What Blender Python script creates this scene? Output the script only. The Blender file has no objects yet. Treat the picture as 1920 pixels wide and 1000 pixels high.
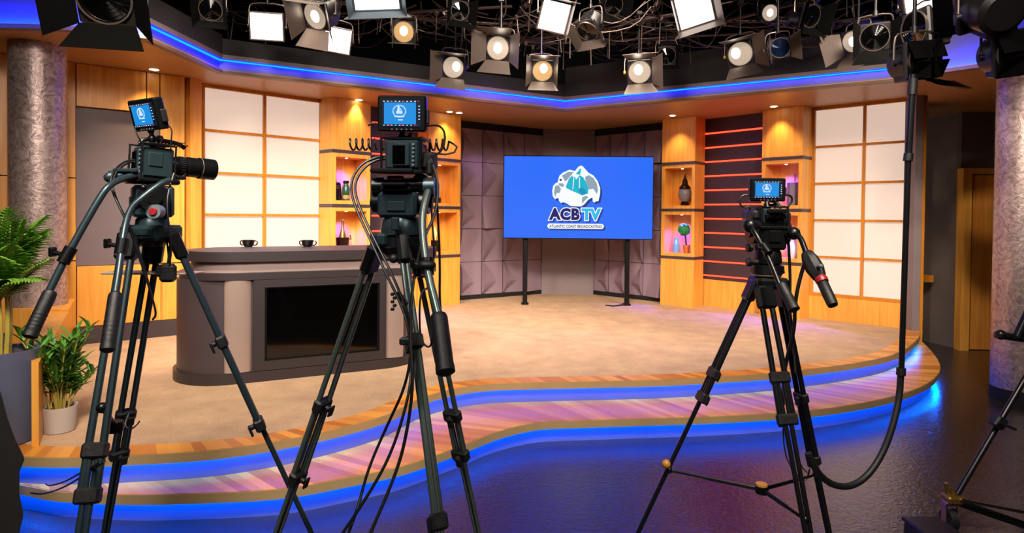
import bpy, bmesh, math, random
from mathutils import Vector, Matrix, Euler
random.seed(7)
PI = math.pi
S = bpy.context.scene
COL = S.collection

# ---------------------------------------------------------------- camera
F_PX, CX, CY = 1180.0, 960.0, 424.6        # focal length and principal point in pixels of a 1920 x 1000 frame
HC = 1.84
PITCH, ROLL = math.radians(1.0), math.radians(0.55)
_F = Vector((0, math.cos(PITCH), -math.sin(PITCH)))
_R0 = Vector((1, 0, 0)); _U0 = Vector((0, math.sin(PITCH), math.cos(PITCH)))
_R = _R0 * math.cos(ROLL) + _U0 * math.sin(ROLL)
_U = _U0 * math.cos(ROLL) - _R0 * math.sin(ROLL)
CAMLOC = Vector((0, 0, HC))
cd = bpy.data.cameras.new('camera'); cam = bpy.data.objects.new('camera', cd); COL.objects.link(cam)
m = Matrix((_R, _U, -_F)).transposed().to_4x4(); m.translation = CAMLOC
cam.matrix_world = m
cd.sensor_width = 36; cd.sensor_fit = 'HORIZONTAL'; cd.lens = 36 * F_PX / 1920
cd.shift_y = -(500 - CY) / 1920
cd.clip_start = 0.05; cd.clip_end = 100
S.camera = cam

def ray(px, py):
    return _F + _R * ((px - CX) / F_PX) + _U * ((CY - py) / F_PX)
def at(px, py, Y):                # point seen at a pixel, at world depth Y
    d = ray(px, py); return CAMLOC + d * (Y / d.y)
def atz(px, py, z):               # point seen at a pixel, at height z
    d = ray(px, py); return CAMLOC + d * ((z - HC) / d.z)
def project(p):
    v = Vector(p) - CAMLOC; dd = v.dot(_F)
    return (CX + F_PX * v.dot(_R) / dd, CY - F_PX * v.dot(_U) / dd)
def PX(px, Y):                    # plan position (x, y) of a pixel column at depth Y
    p = at(px, 404, Y); return Vector((p.x, p.y))

# ---------------------------------------------------------------- world, exposure
S.view_settings.view_transform = 'Standard'; S.view_settings.look = 'None'
S.view_settings.gamma = 1.0; S.view_settings.use_curve_mapping = False
S.view_settings.exposure = 0.0
W = bpy.data.worlds.new('world'); S.world = W; W.use_nodes = True
W.node_tree.nodes['Background'].inputs[0].default_value = (0.55, 0.5, 0.5, 1)
W.node_tree.nodes['Background'].inputs[1].default_value = 0.0
S.cycles.use_denoising = True
S.cycles.max_bounces = 8; S.cycles.diffuse_bounces = 4; S.cycles.glossy_bounces = 4
S.cycles.sample_clamp_indirect = 6.0
S.cycles.caustics_reflective = False; S.cycles.caustics_refractive = False

# ---------------------------------------------------------------- studio lamps and added fill
def area(name, loc, target, size, power, color, spread=140, size_y=None):
    l = bpy.data.lights.new(name, 'AREA'); l.energy = power * 0.87; l.color = color
    l.shape = 'RECTANGLE' if size_y else 'SQUARE'; l.size = size
    if size_y: l.size_y = size_y
    l.spread = math.radians(spread)
    o = bpy.data.objects.new(name, l); COL.objects.link(o); o.location = loc
    o.rotation_euler = (Vector(target) - Vector(loc)).to_track_quat('-Z', 'Y').to_euler()
    return o
def spot(name, loc, target, power, color, angle=60, blend=0.6, radius=0.05):
    l = bpy.data.lights.new(name, 'SPOT'); l.energy = power; l.color = color
    l.spot_size = math.radians(angle); l.spot_blend = blend; l.shadow_soft_size = radius
    o = bpy.data.objects.new(name, l); COL.objects.link(o); o.location = loc
    o.rotation_euler = (Vector(target) - Vector(loc)).to_track_quat('-Z', 'Y').to_euler()
    return o
WARM = (1.0, 0.80, 0.60); KEY = (1.0, 0.85, 0.70)
# unseen soft lights at grid height in front of and over the stage
area('softlight', (-2.6, 3.6, 4.6), (-2.6, 8.0, 1.0), 0.7, 120, KEY, 62)
area('softlight', (0.2, 4.0, 4.8), (0.3, 9.5, 1.2), 1.0, 140, KEY, 80)
area('softlight', (3.4, 3.8, 4.7), (3.5, 8.6, 0.9), 0.7, 90, KEY, 60)
area('softlight', (1.0, 6.6, 4.6), (0.6, 8.6, 0.38), 1.4, 62, KEY, 90)
area('softlight', (-2.0, 6.0, 4.6), (-2.6, 7.2, 0.38), 1.2, 55, KEY, 90)
area('softlight', (-0.8, 0.9, 4.5), (-2.7, 5.0, 0.6), 0.7, 85, KEY, 75)  # added fill, lifts the dim front left of the stage
area('softlight', (1.4, 1.6, 4.5), (1.2, 5.6, 0.2), 0.8, 75, KEY, 80)  # second added fill, warms the boards along the stage front
# unseen fill lamps added above and behind the cameras
area('grid_fill', (-1.5, -0.6, 4.6), (-1.8, 4.0, 1.0), 1.2, 60, (1.0, 0.86, 0.76))
area('grid_fill', (2.0, -0.6, 4.6), (2.0, 5.0, 0.8), 1.2, 50, (1.0, 0.86, 0.76))
area('rig_fill', (-1.2, 0.3, 3.7), (-0.9, 2.5, 1.4), 0.5, 16, (0.9, 0.95, 1.0))  # extra lamp added close by to brighten the tripods and cameras
spot('hall_fill', (1.0, 2.4, 4.3), (6.35, 8.8, 1.2), 900, KEY, 22, 0.6, 0.08)  # unseen spot added over the stage front to brighten hall wall and door
# coloured washes
spot('violet_wash', (1.0, 6.0, 4.5), (-1.1, 11.0, 2.6), 520, (0.45, 0.18, 1.0), 19, 0.9, 0.1)
spot('violet_wash', (-1.0, 6.5, 4.5), (3.1, 10.2, 2.1), 260, (0.3, 0.12, 1.0), 12, 0.8, 0.1)

# ---------------------------------------------------------------- materials
def lin(c):
    if isinstance(c, str):
        c = [int(c[i:i + 2], 16) / 255 for i in (0, 2, 4)]
    return tuple(x / 12.92 if x <= 0.04045 else ((x + 0.055) / 1.055) ** 2.4 for x in c)
def _new(name):
    mt = bpy.data.materials.new(name); mt.use_nodes = True
    nt = mt.node_tree; b = nt.nodes['Principled BSDF']; return mt, nt, b
def mat(name, col, rough=0.5, metal=0.0, bump=0.0, bscale=40.0, var=0.0, vscale=6.0, coat=0.0, spec=0.5):
    mt, nt, b = _new(name); c = lin(col)
    b.inputs['Base Color'].default_value = (*c, 1); b.inputs['Roughness'].default_value = rough
    b.inputs['Metallic'].default_value = metal; b.inputs['Coat Weight'].default_value = coat
    b.inputs['Specular IOR Level'].default_value = spec
    tc = nt.nodes.new('ShaderNodeTexCoord')
    n = nt.nodes.new('ShaderNodeTexNoise'); n.inputs['Scale'].default_value = vscale; n.inputs['Detail'].default_value = 5
    nt.links.new(tc.outputs['Object'], n.inputs['Vector'])
    mx = nt.nodes.new('ShaderNodeMix'); mx.data_type = 'RGBA'
    v = max(var, 0.06)
    mx.inputs['A'].default_value = (*[x * (1 - v) for x in c], 1); mx.inputs['B'].default_value = (*[min(1, x * (1 + v)) for x in c], 1)
    nt.links.new(n.outputs['Fac'], mx.inputs['Factor']); nt.links.new(mx.outputs['Result'], b.inputs['Base Color'])
    if bump:
        n2 = nt.nodes.new('ShaderNodeTexNoise'); n2.inputs['Scale'].default_value = bscale; n2.inputs['Detail'].default_value = 4
        nt.links.new(tc.outputs['Object'], n2.inputs['Vector'])
        bp = nt.nodes.new('ShaderNodeBump'); bp.inputs['Strength'].default_value = bump; bp.inputs['Distance'].default_value = 0.01
        nt.links.new(n2.outputs['Fac'], bp.inputs['Height']); nt.links.new(bp.outputs['Normal'], b.inputs['Normal'])
    return mt
def emit(name, col, strength, base=None):
    mt, nt, b = _new(name)
    c = lin(col) if isinstance(col, str) else col
    b.inputs['Base Color'].default_value = (*(lin(base) if base else (0.02, 0.02, 0.02)), 1)
    b.inputs['Emission Color'].default_value = (*c, 1); b.inputs['Emission Strength'].default_value = strength; b.inputs['Roughness'].default_value = 0.6; b.inputs['Specular IOR Level'].default_value = 0.15
    return mt
def wood(name, c1, c2, scale=(1.2, 1.2, 14), rough=0.38, axis_long='Z'):
    mt, nt, b = _new(name)
    tc = nt.nodes.new('ShaderNodeTexCoord'); mp = nt.nodes.new('ShaderNodeMapping')
    sc = {'Z': (14, 14, 0.8), 'X': (0.8, 14, 14), 'Y': (14, 0.8, 14)}[axis_long]
    mp.inputs['Scale'].default_value = sc
    nt.links.new(tc.outputs['Object'], mp.inputs['Vector'])
    n = nt.nodes.new('ShaderNodeTexNoise'); n.inputs['Scale'].default_value = 1.6; n.inputs['Detail'].default_value = 6; n.inputs['Distortion'].default_value = 0.6
    nt.links.new(mp.outputs['Vector'], n.inputs['Vector'])
    r = nt.nodes.new('ShaderNodeValToRGB'); r.color_ramp.elements[0].position = 0.32; r.color_ramp.elements[1].position = 0.68
    r.color_ramp.elements[0].color = (*lin(c1), 1); r.color_ramp.elements[1].color = (*lin(c2), 1)
    nt.links.new(n.outputs['Fac'], r.inputs['Fac']); nt.links.new(r.outputs['Color'], b.inputs['Base Color'])
    b.inputs['Roughness'].default_value = rough
    return mt

M = {}
M['maple'] = wood('maple_veneer', 'cf8a34', 'e5a448')
M['maple_frame'] = wood('maple_frame', 'b06c1a', 'c47e26')
M['door_wood'] = wood('door_wood', 'cf7f2c', 'e39a45')
M['black'] = mat('black_matt', '060607', 0.8, var=0.3)
M['black_paint'] = mat('black_fascia_paint', '141012', 0.8, var=0.25, vscale=2)
M['lip'] = mat('grey_lip_paint', '6a5a55', 0.45)
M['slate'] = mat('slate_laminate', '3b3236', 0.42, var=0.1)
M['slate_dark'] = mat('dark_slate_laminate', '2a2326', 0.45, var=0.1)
M['greypanel'] = mat('grey_wall_panel', '64565a', 0.55, var=0.1)
M['purplegrey'] = mat('dark_plum_panel', '33262f', 0.5, var=0.1)
M['facet'] = mat('moulded_grey_panel', '8c7684', 0.6, bump=0.15, bscale=60, var=0.08)
M['plaster'] = mat('smooth_grey_panel', '7b6e70', 0.6, bump=0.1, bscale=50, var=0.15, vscale=3)
M['soffit'] = mat('tan_soffit_paint', 'a5784e', 0.38, var=0.06)
M['cove'] = mat('blue_tinted_cove_paint', '615f7e', 0.5)  # white wall, with some of the LED blue put into its colour
M['riser'] = mat('blue_tinted_riser_laminate', '566088', 0.35)  # light grey riser, base tinted blue to deepen the LED glow
M['edge'] = mat('olive_stage_edging', '9a8560', 0.4, var=0.15)
M['hall'] = mat('dark_hall_paint', '5e544e', 0.6, bump=0.15, bscale=30, var=0.25, vscale=2)
M['led_blue'] = emit('blue_led_strip', (0.0, 0.13, 1.0), 120)
M['led_cyan'] = emit('cyan_led_strip', (0.0, 0.0075, 1.0), 85)
M['led_red'] = emit('red_led_bar', (1.0, 0.05, 0.02), 3.4)
M['white_glow'] = emit('backlit_diffuser', (1.0, 0.76, 0.62), 0.60, 'a0948c')
M['screen_black'] = mat('black_glass_screen', '030303', 0.08, coat=0.3)
M['metal_dark'] = mat('black_anodised_metal', '101214', 0.35, 0.6)
M['chrome'] = mat('bare_steel', 'b0a8a0', 0.25, 1.0)

def carpet():
    mt, nt, b = _new('beige_loop_carpet')
    tc = nt.nodes.new('ShaderNodeTexCoord')
    n = nt.nodes.new('ShaderNodeTexNoise'); n.inputs['Scale'].default_value = 4.5; n.inputs['Detail'].default_value = 9; n.inputs['Roughness'].default_value = 0.65
    n2 = nt.nodes.new('ShaderNodeTexNoise'); n2.inputs['Scale'].default_value = 60; n2.inputs['Detail'].default_value = 3
    nt.links.new(tc.outputs['Object'], n.inputs['Vector']); nt.links.new(tc.outputs['Object'], n2.inputs['Vector'])
    ad = nt.nodes.new('ShaderNodeMath'); ad.operation = 'MULTIPLY_ADD'; ad.inputs[1].default_value = 0.45; 
    nt.links.new(n2.outputs['Fac'], ad.inputs[0]); nt.links.new(n.outputs['Fac'], ad.inputs[2])
    r = nt.nodes.new('ShaderNodeValToRGB'); r.color_ramp.elements[0].position = 0.45; r.color_ramp.elements[1].position = 0.95
    r.color_ramp.elements[0].color = (*lin('9c8068'), 1); r.color_ramp.elements[1].color = (*lin('bd9d7c'), 1)
    nt.links.new(ad.outputs[0], r.inputs['Fac']); nt.links.new(r.outputs['Color'], b.inputs['Base Color'])
    b.inputs['Roughness'].default_value = 0.95; b.inputs['Specular IOR Level'].default_value = 0.1
    bp = nt.nodes.new('ShaderNodeBump'); bp.inputs['Strength'].default_value = 0.5; bp.inputs['Distance'].default_value = 0.006
    nt.links.new(n2.outputs['Fac'], bp.inputs['Height']); nt.links.new(bp.outputs['Normal'], b.inputs['Normal'])
    return mt
M['carpet'] = carpet()
def studio_floor():
    mt, nt, b = _new('black_textured_floor')
    tc = nt.nodes.new('ShaderNodeTexCoord')
    n = nt.nodes.new('ShaderNodeTexNoise'); n.inputs['Scale'].default_value = 26; n.inputs['Detail'].default_value = 3; n.inputs['Distortion'].default_value = 1.2
    nt.links.new(tc.outputs['Object'], n.inputs['Vector'])
    bp = nt.nodes.new('ShaderNodeBump'); bp.inputs['Strength'].default_value = 0.28; bp.inputs['Distance'].default_value = 0.012
    nt.links.new(n.outputs['Fac'], bp.inputs['Height']); nt.links.new(bp.outputs['Normal'], b.inputs['Normal'])
    b.inputs['Base Color'].default_value = (*lin('2c2423'), 1); b.inputs['Roughness'].default_value = 0.24
    b.inputs['Specular IOR Level'].default_value = 1.0
    return mt
M['floor'] = studio_floor()
def column_mat():
    mt, nt, b = _new('swirled_metal_laminate')
    tc = nt.nodes.new('ShaderNodeTexCoord')
    n = nt.nodes.new('ShaderNodeTexNoise'); n.inputs['Scale'].default_value = 7; n.inputs['Detail'].default_value = 2; n.inputs['Distortion'].default_value = 3.5
    nt.links.new(tc.outputs['Object'], n.inputs['Vector'])
    n3 = nt.nodes.new('ShaderNodeTexNoise'); n3.inputs['Scale'].default_value = 22; n3.inputs['Detail'].default_value = 2; n3.inputs['Distortion'].default_value = 3.0
    nt.links.new(tc.outputs['Object'], n3.inputs['Vector'])
    ad = nt.nodes.new('ShaderNodeMath'); ad.operation = 'MULTIPLY_ADD'; ad.inputs[1].default_value = 0.6
    nt.links.new(n3.outputs['Fac'], ad.inputs[0]); nt.links.new(n.outputs['Fac'], ad.inputs[2])
    r = nt.nodes.new('ShaderNodeValToRGB'); r.color_ramp.elements[0].position = 0.55; r.color_ramp.elements[1].position = 1.0
    r.color_ramp.elements[0].color = (*lin('7c6969'), 1); r.color_ramp.elements[1].color = (*lin('bda9a3'), 1)
    nt.links.new(ad.outputs[0], r.inputs['Fac']); nt.links.new(r.outputs['Color'], b.inputs['Base Color'])
    b.inputs['Metallic'].default_value = 0.55; b.inputs['Roughness'].default_value = 0.42
    bp = nt.nodes.new('ShaderNodeBump'); bp.inputs['Strength'].default_value = 0.35; bp.inputs['Distance'].default_value = 0.008
    nt.links.new(ad.outputs[0], bp.inputs['Height']); nt.links.new(bp.outputs['Normal'], b.inputs['Normal'])
    return mt
M['column'] = column_mat()
def plank_mat():      # boards laid across the step edge, tone per board from the face attribute
    mt, nt, b = _new('stage_border_boards')
    at_ = nt.nodes.new('ShaderNodeAttribute'); at_.attribute_name = 'tone'; at_.attribute_type = 'GEOMETRY'
    tc = nt.nodes.new('ShaderNodeTexCoord')
    n = nt.nodes.new('ShaderNodeTexNoise'); n.inputs['Scale'].default_value = 30; n.inputs['Detail'].default_value = 4
    nt.links.new(tc.outputs['Object'], n.inputs['Vector'])
    ad = nt.nodes.new('ShaderNodeMath'); ad.operation = 'MULTIPLY_ADD'; ad.inputs[1].default_value = 0.25
    nt.links.new(n.outputs['Fac'], ad.inputs[0]); nt.links.new(at_.outputs['Fac'], ad.inputs[2])
    r = nt.nodes.new('ShaderNodeValToRGB'); r.color_ramp.elements[0].position = 0.1; r.color_ramp.elements[1].position = 1.1
    r.color_ramp.elements[0].color = (*lin('a4581a'), 1); r.color_ramp.elements[1].color = (*lin('e09a3e'), 1)
    nt.links.new(ad.outputs[0], r.inputs['Fac']); nt.links.new(r.outputs['Color'], b.inputs['Base Color'])
    b.inputs['Roughness'].default_value = 0.35
    return mt
M['boards'] = plank_mat()

# ---------------------------------------------------------------- mesh helpers
def frame_mat(origin, fwd, up=(0, 0, 1)):
    """matrix whose local y axis points along fwd and z near up"""
    f = Vector(fwd).normalized(); u = Vector(up)
    x = f.cross(u)
    if x.length < 1e-5: x = f.cross(Vector((1, 0, 0)))
    x.normalize(); u = x.cross(f)
    mm = Matrix((x, f, u)).transposed().to_4x4(); mm.translation = Vector(origin); return mm
def world_off(o):
    v = Vector((0, 0, 0))
    while o is not None:
        v += o.location; o = o.parent
    return v
class MB:
    def __init__(s, mx=None): s.v = []; s.f = []; s.mi = []; s.cur = 0; s.mx = mx or Matrix.Identity(4); s.tone = []; s.t = 0.5
    def add(s, vs, fs, mx=None):
        k = len(s.v); mm = s.mx @ mx if mx is not None else s.mx
        s.v += [mm @ Vector(p) for p in vs]
        s.f += [tuple(i + k for i in f) for f in fs]; s.mi += [s.cur] * len(fs); s.tone += [s.t] * len(fs)
        return s
    def box(s, c, d, rot=None, mx=None, bev=0.0):
        x, y, z = [q / 2 for q in d]
        if bev > 0:
            b = min(bev, x * .9, y * .9, z * .9)
            vs = []
            for sx in (-1, 1):
                for sy in (-1, 1):
                    for sz in (-1, 1):
                        vs += [(sx * (x - b), sy * (y - b), sz * z), (sx * (x - b), sy * y, sz * (z - b)), (sx * x, sy * (y - b), sz * (z - b))]
            bm = bmesh.new(); bv = [bm.verts.new(p) for p in vs]
            bmesh.ops.convex_hull(bm, input=bv); bmesh.ops.dissolve_limit(bm, angle_limit=0.01, verts=bm.verts, edges=bm.edges)
            bm.verts.index_update(); vs = [v.co.copy() for v in bm.verts]; fs = [tuple(v.index for v in f.verts) for f in bm.faces]; bm.free()
        else:
            vs = [(-x, -y, -z), (x, -y, -z), (x, y, -z), (-x, y, -z), (-x, -y, z), (x, -y, z), (x, y, z), (-x, y, z)]
            fs = [(0, 3, 2, 1), (4, 5, 6, 7), (0, 1, 5, 4), (1, 2, 6, 5), (2, 3, 7, 6), (3, 0, 4, 7)]
        t = Matrix.Translation(Vector(c))
        if rot is not None: t = t @ (rot.to_4x4() if not isinstance(rot, tuple) else Euler(rot).to_matrix().to_4x4())
        return s.add(vs, fs, (mx @ t) if mx is not None else t)
    def cyl(s, a, b, r0, r1=None, n=12, caps=True):
        a = Vector(a); b = Vector(b); r1 = r0 if r1 is None else r1
        d = (b - a); 
        if d.length < 1e-6: return s
        q = d.to_track_quat('Z', 'Y').to_matrix()
        vs = []; fs = []
        for (c, r) in ((a, r0), (b, r1)):
            for i in range(n):
                t = 2 * PI * i / n; vs.append(c + q @ Vector((r * math.cos(t), r * math.sin(t), 0)))
        for i in range(n):
            j = (i + 1) % n; fs.append((i, j, n + j, n + i))
        if caps: fs.append(tuple(range(n - 1, -1, -1))); fs.append(tuple(range(n, 2 * n)))
        return s.add(vs, fs)
    def tube(s, pts, r, n=8, smooth=0, rads=None, closed=False):
        pts = [Vector(p) for p in pts]
        for _ in range(smooth):
            q = [pts[0]]
            for i in range(len(pts) - 1):
                q += [pts[i] * .75 + pts[i + 1] * .25, pts[i] * .25 + pts[i + 1] * .75]
            q.append(pts[-1]); pts = q
            if rads: rr = [rads[0]]; [rr.extend([rads[i] * .75 + rads[i + 1] * .25, rads[i] * .25 + rads[i + 1] * .75]) for i in range(len(rads) - 1)]; rr.append(rads[-1]); rads = rr
        N = len(pts); vs = []; fs = []; prev = None
        for i, p in enumerate(pts):
            t = (pts[min(i + 1, N - 1)] - pts[max(i - 1, 0)]).normalized()
            if prev is None:
                x = t.orthogonal().normalized()
            else:
                x = prev - t * prev.dot(t)
                x = x.normalized() if x.length > 1e-6 else t.orthogonal().normalized()
            prev = x; y = t.cross(x); rr_ = rads[i] if rads else r
            for k in range(n):
                a = 2 * PI * k / n; vs.append(p + x * (rr_ * math.cos(a)) + y * (rr_ * math.sin(a)))
        for i in range(N - 1):
            for k in range(n):
                j = (k + 1) % n; fs.append((i * n + k, i * n + j, (i + 1) * n + j, (i + 1) * n + k))
        fs.append(tuple(range(n - 1, -1, -1))); fs.append(tuple(range((N - 1) * n, N * n)))
        return s.add(vs, fs)
    def lathe(s, prof, n=24, mx=None, caps=True):      # prof: (r, z) pairs, about local z
        vs = []; fs = []; N = len(prof)
        for (r, z) in prof:
            for i in range(n):
                t = 2 * PI * i / n; vs.append((r * math.cos(t), r * math.sin(t), z))
        for k in range(N - 1):
            for i in range(n):
                j = (i + 1) % n; fs.append((k * n + i, k * n + j, (k + 1) * n + j, (k + 1) * n + i))
        if caps: fs.append(tuple(range(n - 1, -1, -1))); fs.append(tuple(range((N - 1) * n, N * n)))
        return s.add(vs, fs, mx)
    def lathe_ab(s, a, b, prof, n=20):     # prof: (t along a->b, radius)
        a = Vector(a); b = Vector(b); L = (b - a).length
        mm = (b - a).to_track_quat('Z', 'Y').to_matrix().to_4x4(); mm.translation = a
        return s.lathe([(r, t * L) for t, r in prof], n, mm)
    def prism(s, poly, z0, z1, mx=None):      # horizontal polygon
        n = len(poly); vs = [(p[0], p[1], z0) for p in poly] + [(p[0], p[1], z1) for p in poly]
        ar = sum(poly[i][0] * poly[(i + 1) % n][1] - poly[(i + 1) % n][0] * poly[i][1] for i in range(n))
        o = list(range(n)) if ar > 0 else list(range(n - 1, -1, -1))
        fs = [tuple(reversed(o)), tuple(i + n for i in o)]
        for a in range(n):
            i, j = o[a], o[(a + 1) % n]; fs.append((i, j, j + n, i + n))
        return s.add(vs, fs, mx)
    def wallbox(s, a, b, z0, z1, th, back=True):
        """upright slab whose front face runs from plan point a to b; thickness goes away from the camera side"""
        a = Vector(a[:2]); b = Vector(b[:2]); d = (b - a).normalized(); n = Vector((-d.y, d.x))
        if not back: n = -n
        return s.prism([a, b, b + n * th, a + n * th], z0, z1)
    def plate(s, pts, th, nrm=None):     # planar polygon given thickness along its normal
        pts = [Vector(p) for p in pts]; n = len(pts)
        if nrm is None: nrm = (pts[1] - pts[0]).cross(pts[2] - pts[0]).normalized()
        vs = pts + [p + nrm * th for p in pts]
        fs = [tuple(range(n - 1, -1, -1)), tuple(range(n, 2 * n))] + [(i, (i + 1) % n, (i + 1) % n + n, i + n) for i in range(n)]
        return s.add(vs, fs)
    def sphere(s, c, r, n=14, sc=(1, 1, 1)):
        prof = [(max(1e-4, r * math.sin(PI * i / n)), -r * math.cos(PI * i / n)) for i in range(n + 1)]
        return s.lathe(prof, n * 2, Matrix.Translation(Vector(c)) @ Matrix.Diagonal((*sc, 1)))
    def build(s, name, mats, parent=None, smooth=35, **tags):
        me = bpy.data.meshes.new(name)
        if parent is not None: off = world_off(parent)
        else:
            xs = [v.x for v in s.v]; ys = [v.y for v in s.v]; zs = [v.z for v in s.v]
            off = Vector(((min(xs) + max(xs)) / 2, (min(ys) + max(ys)) / 2, min(zs)))
        me.from_pydata([v - off for v in s.v], [], s.f)
        mats = mats if isinstance(mats, (list, tuple)) else [mats]
        for mt in mats: me.materials.append(M[mt] if isinstance(mt, str) else mt)
        for p, i in zip(me.polygons, s.mi): p.material_index = i
        if any(abs(t - .5) > 1e-4 for t in s.tone):
            at_ = me.attributes.new('tone', 'FLOAT', 'FACE'); at_.data.foreach_set('value', s.tone)
        bm = bmesh.new(); bm.from_mesh(me); bmesh.ops.recalc_face_normals(bm, faces=bm.faces)
        if smooth:
            for f in bm.faces: f.smooth = True
            for e in bm.edges:
                if len(e.link_faces) != 2 or e.calc_face_angle(0) > math.radians(smooth): e.smooth = False
        bm.to_mesh(me); bm.free(); me.update()
        o = bpy.data.objects.new(name, me); COL.objects.link(o)
        if parent is not None: o.parent = parent
        else: o.location = off
        for k, v in tags.items(): o[k] = v
        return o
def thing(name, label, cat, loc=(0, 0, 0), group=None, kind=None):
    o = bpy.data.objects.new(name, None); COL.objects.link(o); o.location = loc; o.empty_display_size = 0.1
    o['label'] = label; o['category'] = cat
    if group: o['group'] = group
    if kind: o['kind'] = kind
    return o
def tag(o, label, cat, group=None, kind=None):
    o['label'] = label; o['category'] = cat
    if group: o['group'] = group
    if kind: o['kind'] = kind
    return o
def kids(o): return list(o.children)
def copy_tree(o, parent=None):
    c = o.copy(); COL.objects.link(c); c.parent = parent
    for ch in kids(o): copy_tree(ch, c)
    return c
def smooth2(pts, it=3, closed=False):
    pts = [Vector(p) for p in pts]
    for _ in range(it):
        q = [] if closed else [pts[0]]
        n = len(pts)
        for i in range(n if closed else n - 1):
            a, b = pts[i], pts[(i + 1) % n]; q += [a * .75 + b * .25, a * .25 + b * .75]
        if not closed: q.append(pts[-1])
        pts = q
    return pts
def catmull(pts, k=8):
    pts = [Vector(p) for p in pts]; P = [pts[0] * 2 - pts[1]] + pts + [pts[-1] * 2 - pts[-2]]; out = []
    for i in range(1, len(P) - 2):
        p0, p1, p2, p3 = P[i - 1:i + 3]
        for j in range(k):
            t = j / k; out.append(0.5 * ((2 * p1) + (p2 - p0) * t + (2 * p0 - 5 * p1 + 4 * p2 - p3) * t * t + (3 * p1 - p0 - 3 * p2 + p3) * t ** 3))
    out.append(pts[-1]); return out
def resample(pts, step):
    L = [0]
    for i in range(1, len(pts)): L.append(L[-1] + (pts[i] - pts[i - 1]).length)
    n = max(2, int(L[-1] / step)); out = []; k = 0
    for i in range(n + 1):
        t = L[-1] * i / n
        while k < len(L) - 2 and L[k + 1] < t: k += 1
        f = (t - L[k]) / max(1e-9, L[k + 1] - L[k]); out.append(pts[k].lerp(pts[k + 1], f))
    return out
def normals2(pts):
    out = []
    for i in range(len(pts)):
        a = pts[max(0, i - 1)]; b = pts[min(len(pts) - 1, i + 1)]; d = (b - a); d = Vector((d.x, d.y)).normalized()
        if 0 < i < len(pts) - 1:
            d1 = Vector(((pts[i] - a).x, (pts[i] - a).y)).normalized(); d2 = Vector(((b - pts[i]).x, (b - pts[i]).y)).normalized()
            n = Vector((-(d1 + d2).y, (d1 + d2).x)).normalized(); c = max(0.4, n.dot(Vector((-d1.y, d1.x)))); out.append(n / c)
        else: out.append(Vector((-d.y, d.x)))
    return out
def sweep(mb, path, prof, close=True, NN=None):
    """profile (d, z) carried along a plan path; d > 0 lies to the left of the travel direction"""
    N = NN or normals2(path); n = len(prof); vs = []; fs = []
    for p, q in zip(path, N):
        for (d, z) in prof: vs.append((p.x + q.x * d, p.y + q.y * d, z))
    for i in range(len(path) - 1):
        for k in range(n if close else n - 1):
            j = (k + 1) % n; fs.append((i * n + k, (i + 1) * n + k, (i + 1) * n + j, i * n + j))
    if close: fs.append(tuple(range(n))); fs.append(tuple(range((len(path) - 1) * n + n - 1, (len(path) - 1) * n - 1, -1)))
    mb.add(vs, fs); return mb
# ================================================================ studio shell
ZS, ZT, ZC = 0.38, 0.19, 3.45      # stage level, step level, soffit underside
def struct(o, label=None):
    o['kind'] = 'structure'
    if label: o['label'] = label
    return o
struct(MB().box((0, 5, -0.05), (18, 20, 0.1)).build('floor', 'floor'), 'dark glossy textured studio floor')
struct(MB().box((0, 5, 6.05), (18, 20, 0.1)).build('ceiling', 'black'))
struct(MB().box((0, 15.05, 3), (18, 0.1, 6)).build('wall_back', 'black'))
struct(MB().box((-9.05, 5, 3), (0.1, 20, 6)).build('wall_left', 'black'))
struct(MB().box((9.05, 5, 3), (0.1, 20, 6)).build('wall_right', 'black'))
struct(MB().box((0, -5.05, 3), (18, 0.1, 6)).build('wall_front', 'black'))

# ---------------------------------------------------------------- stage with curved steps
up_px = [(-70, 846), (48, 856), (157, 857), (250, 853), (370, 846), (480, 833), (604, 810), (714, 781), (764, 759), (800, 742), (850, 729), (905, 721), (960, 718),
         (1094, 715), (1227, 712), (1330, 707), (1440, 700), (1535, 690), (1607, 680), (1665, 668), (1700, 652), (1722, 632), (1724, 616)]
lo_px = [(-70, 892), (43, 909), (110, 921), (240, 927), (360, 925), (480, 920), (560, 912), (647, 896), (741, 877), (794, 861), (844, 843), (891, 825), (930, 810), (975, 798), (1020, 791),
         (1100, 788), (1194, 785), (1327, 781), (1440, 775), (1530, 768), (1607, 757), (1674, 743), (1724, 726), (1752, 708), (1762, 690), (1756, 672), (1740, 652), (1728, 640)]
def xy(v): return Vector((v.x, v.y))
upath = resample(catmull([xy(atz(x, y, ZS)) for x, y in up_px], 10), 0.07)
lpath = resample(catmull([xy(atz(x, y, ZT)) for x, y in lo_px], 10), 0.07)
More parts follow.
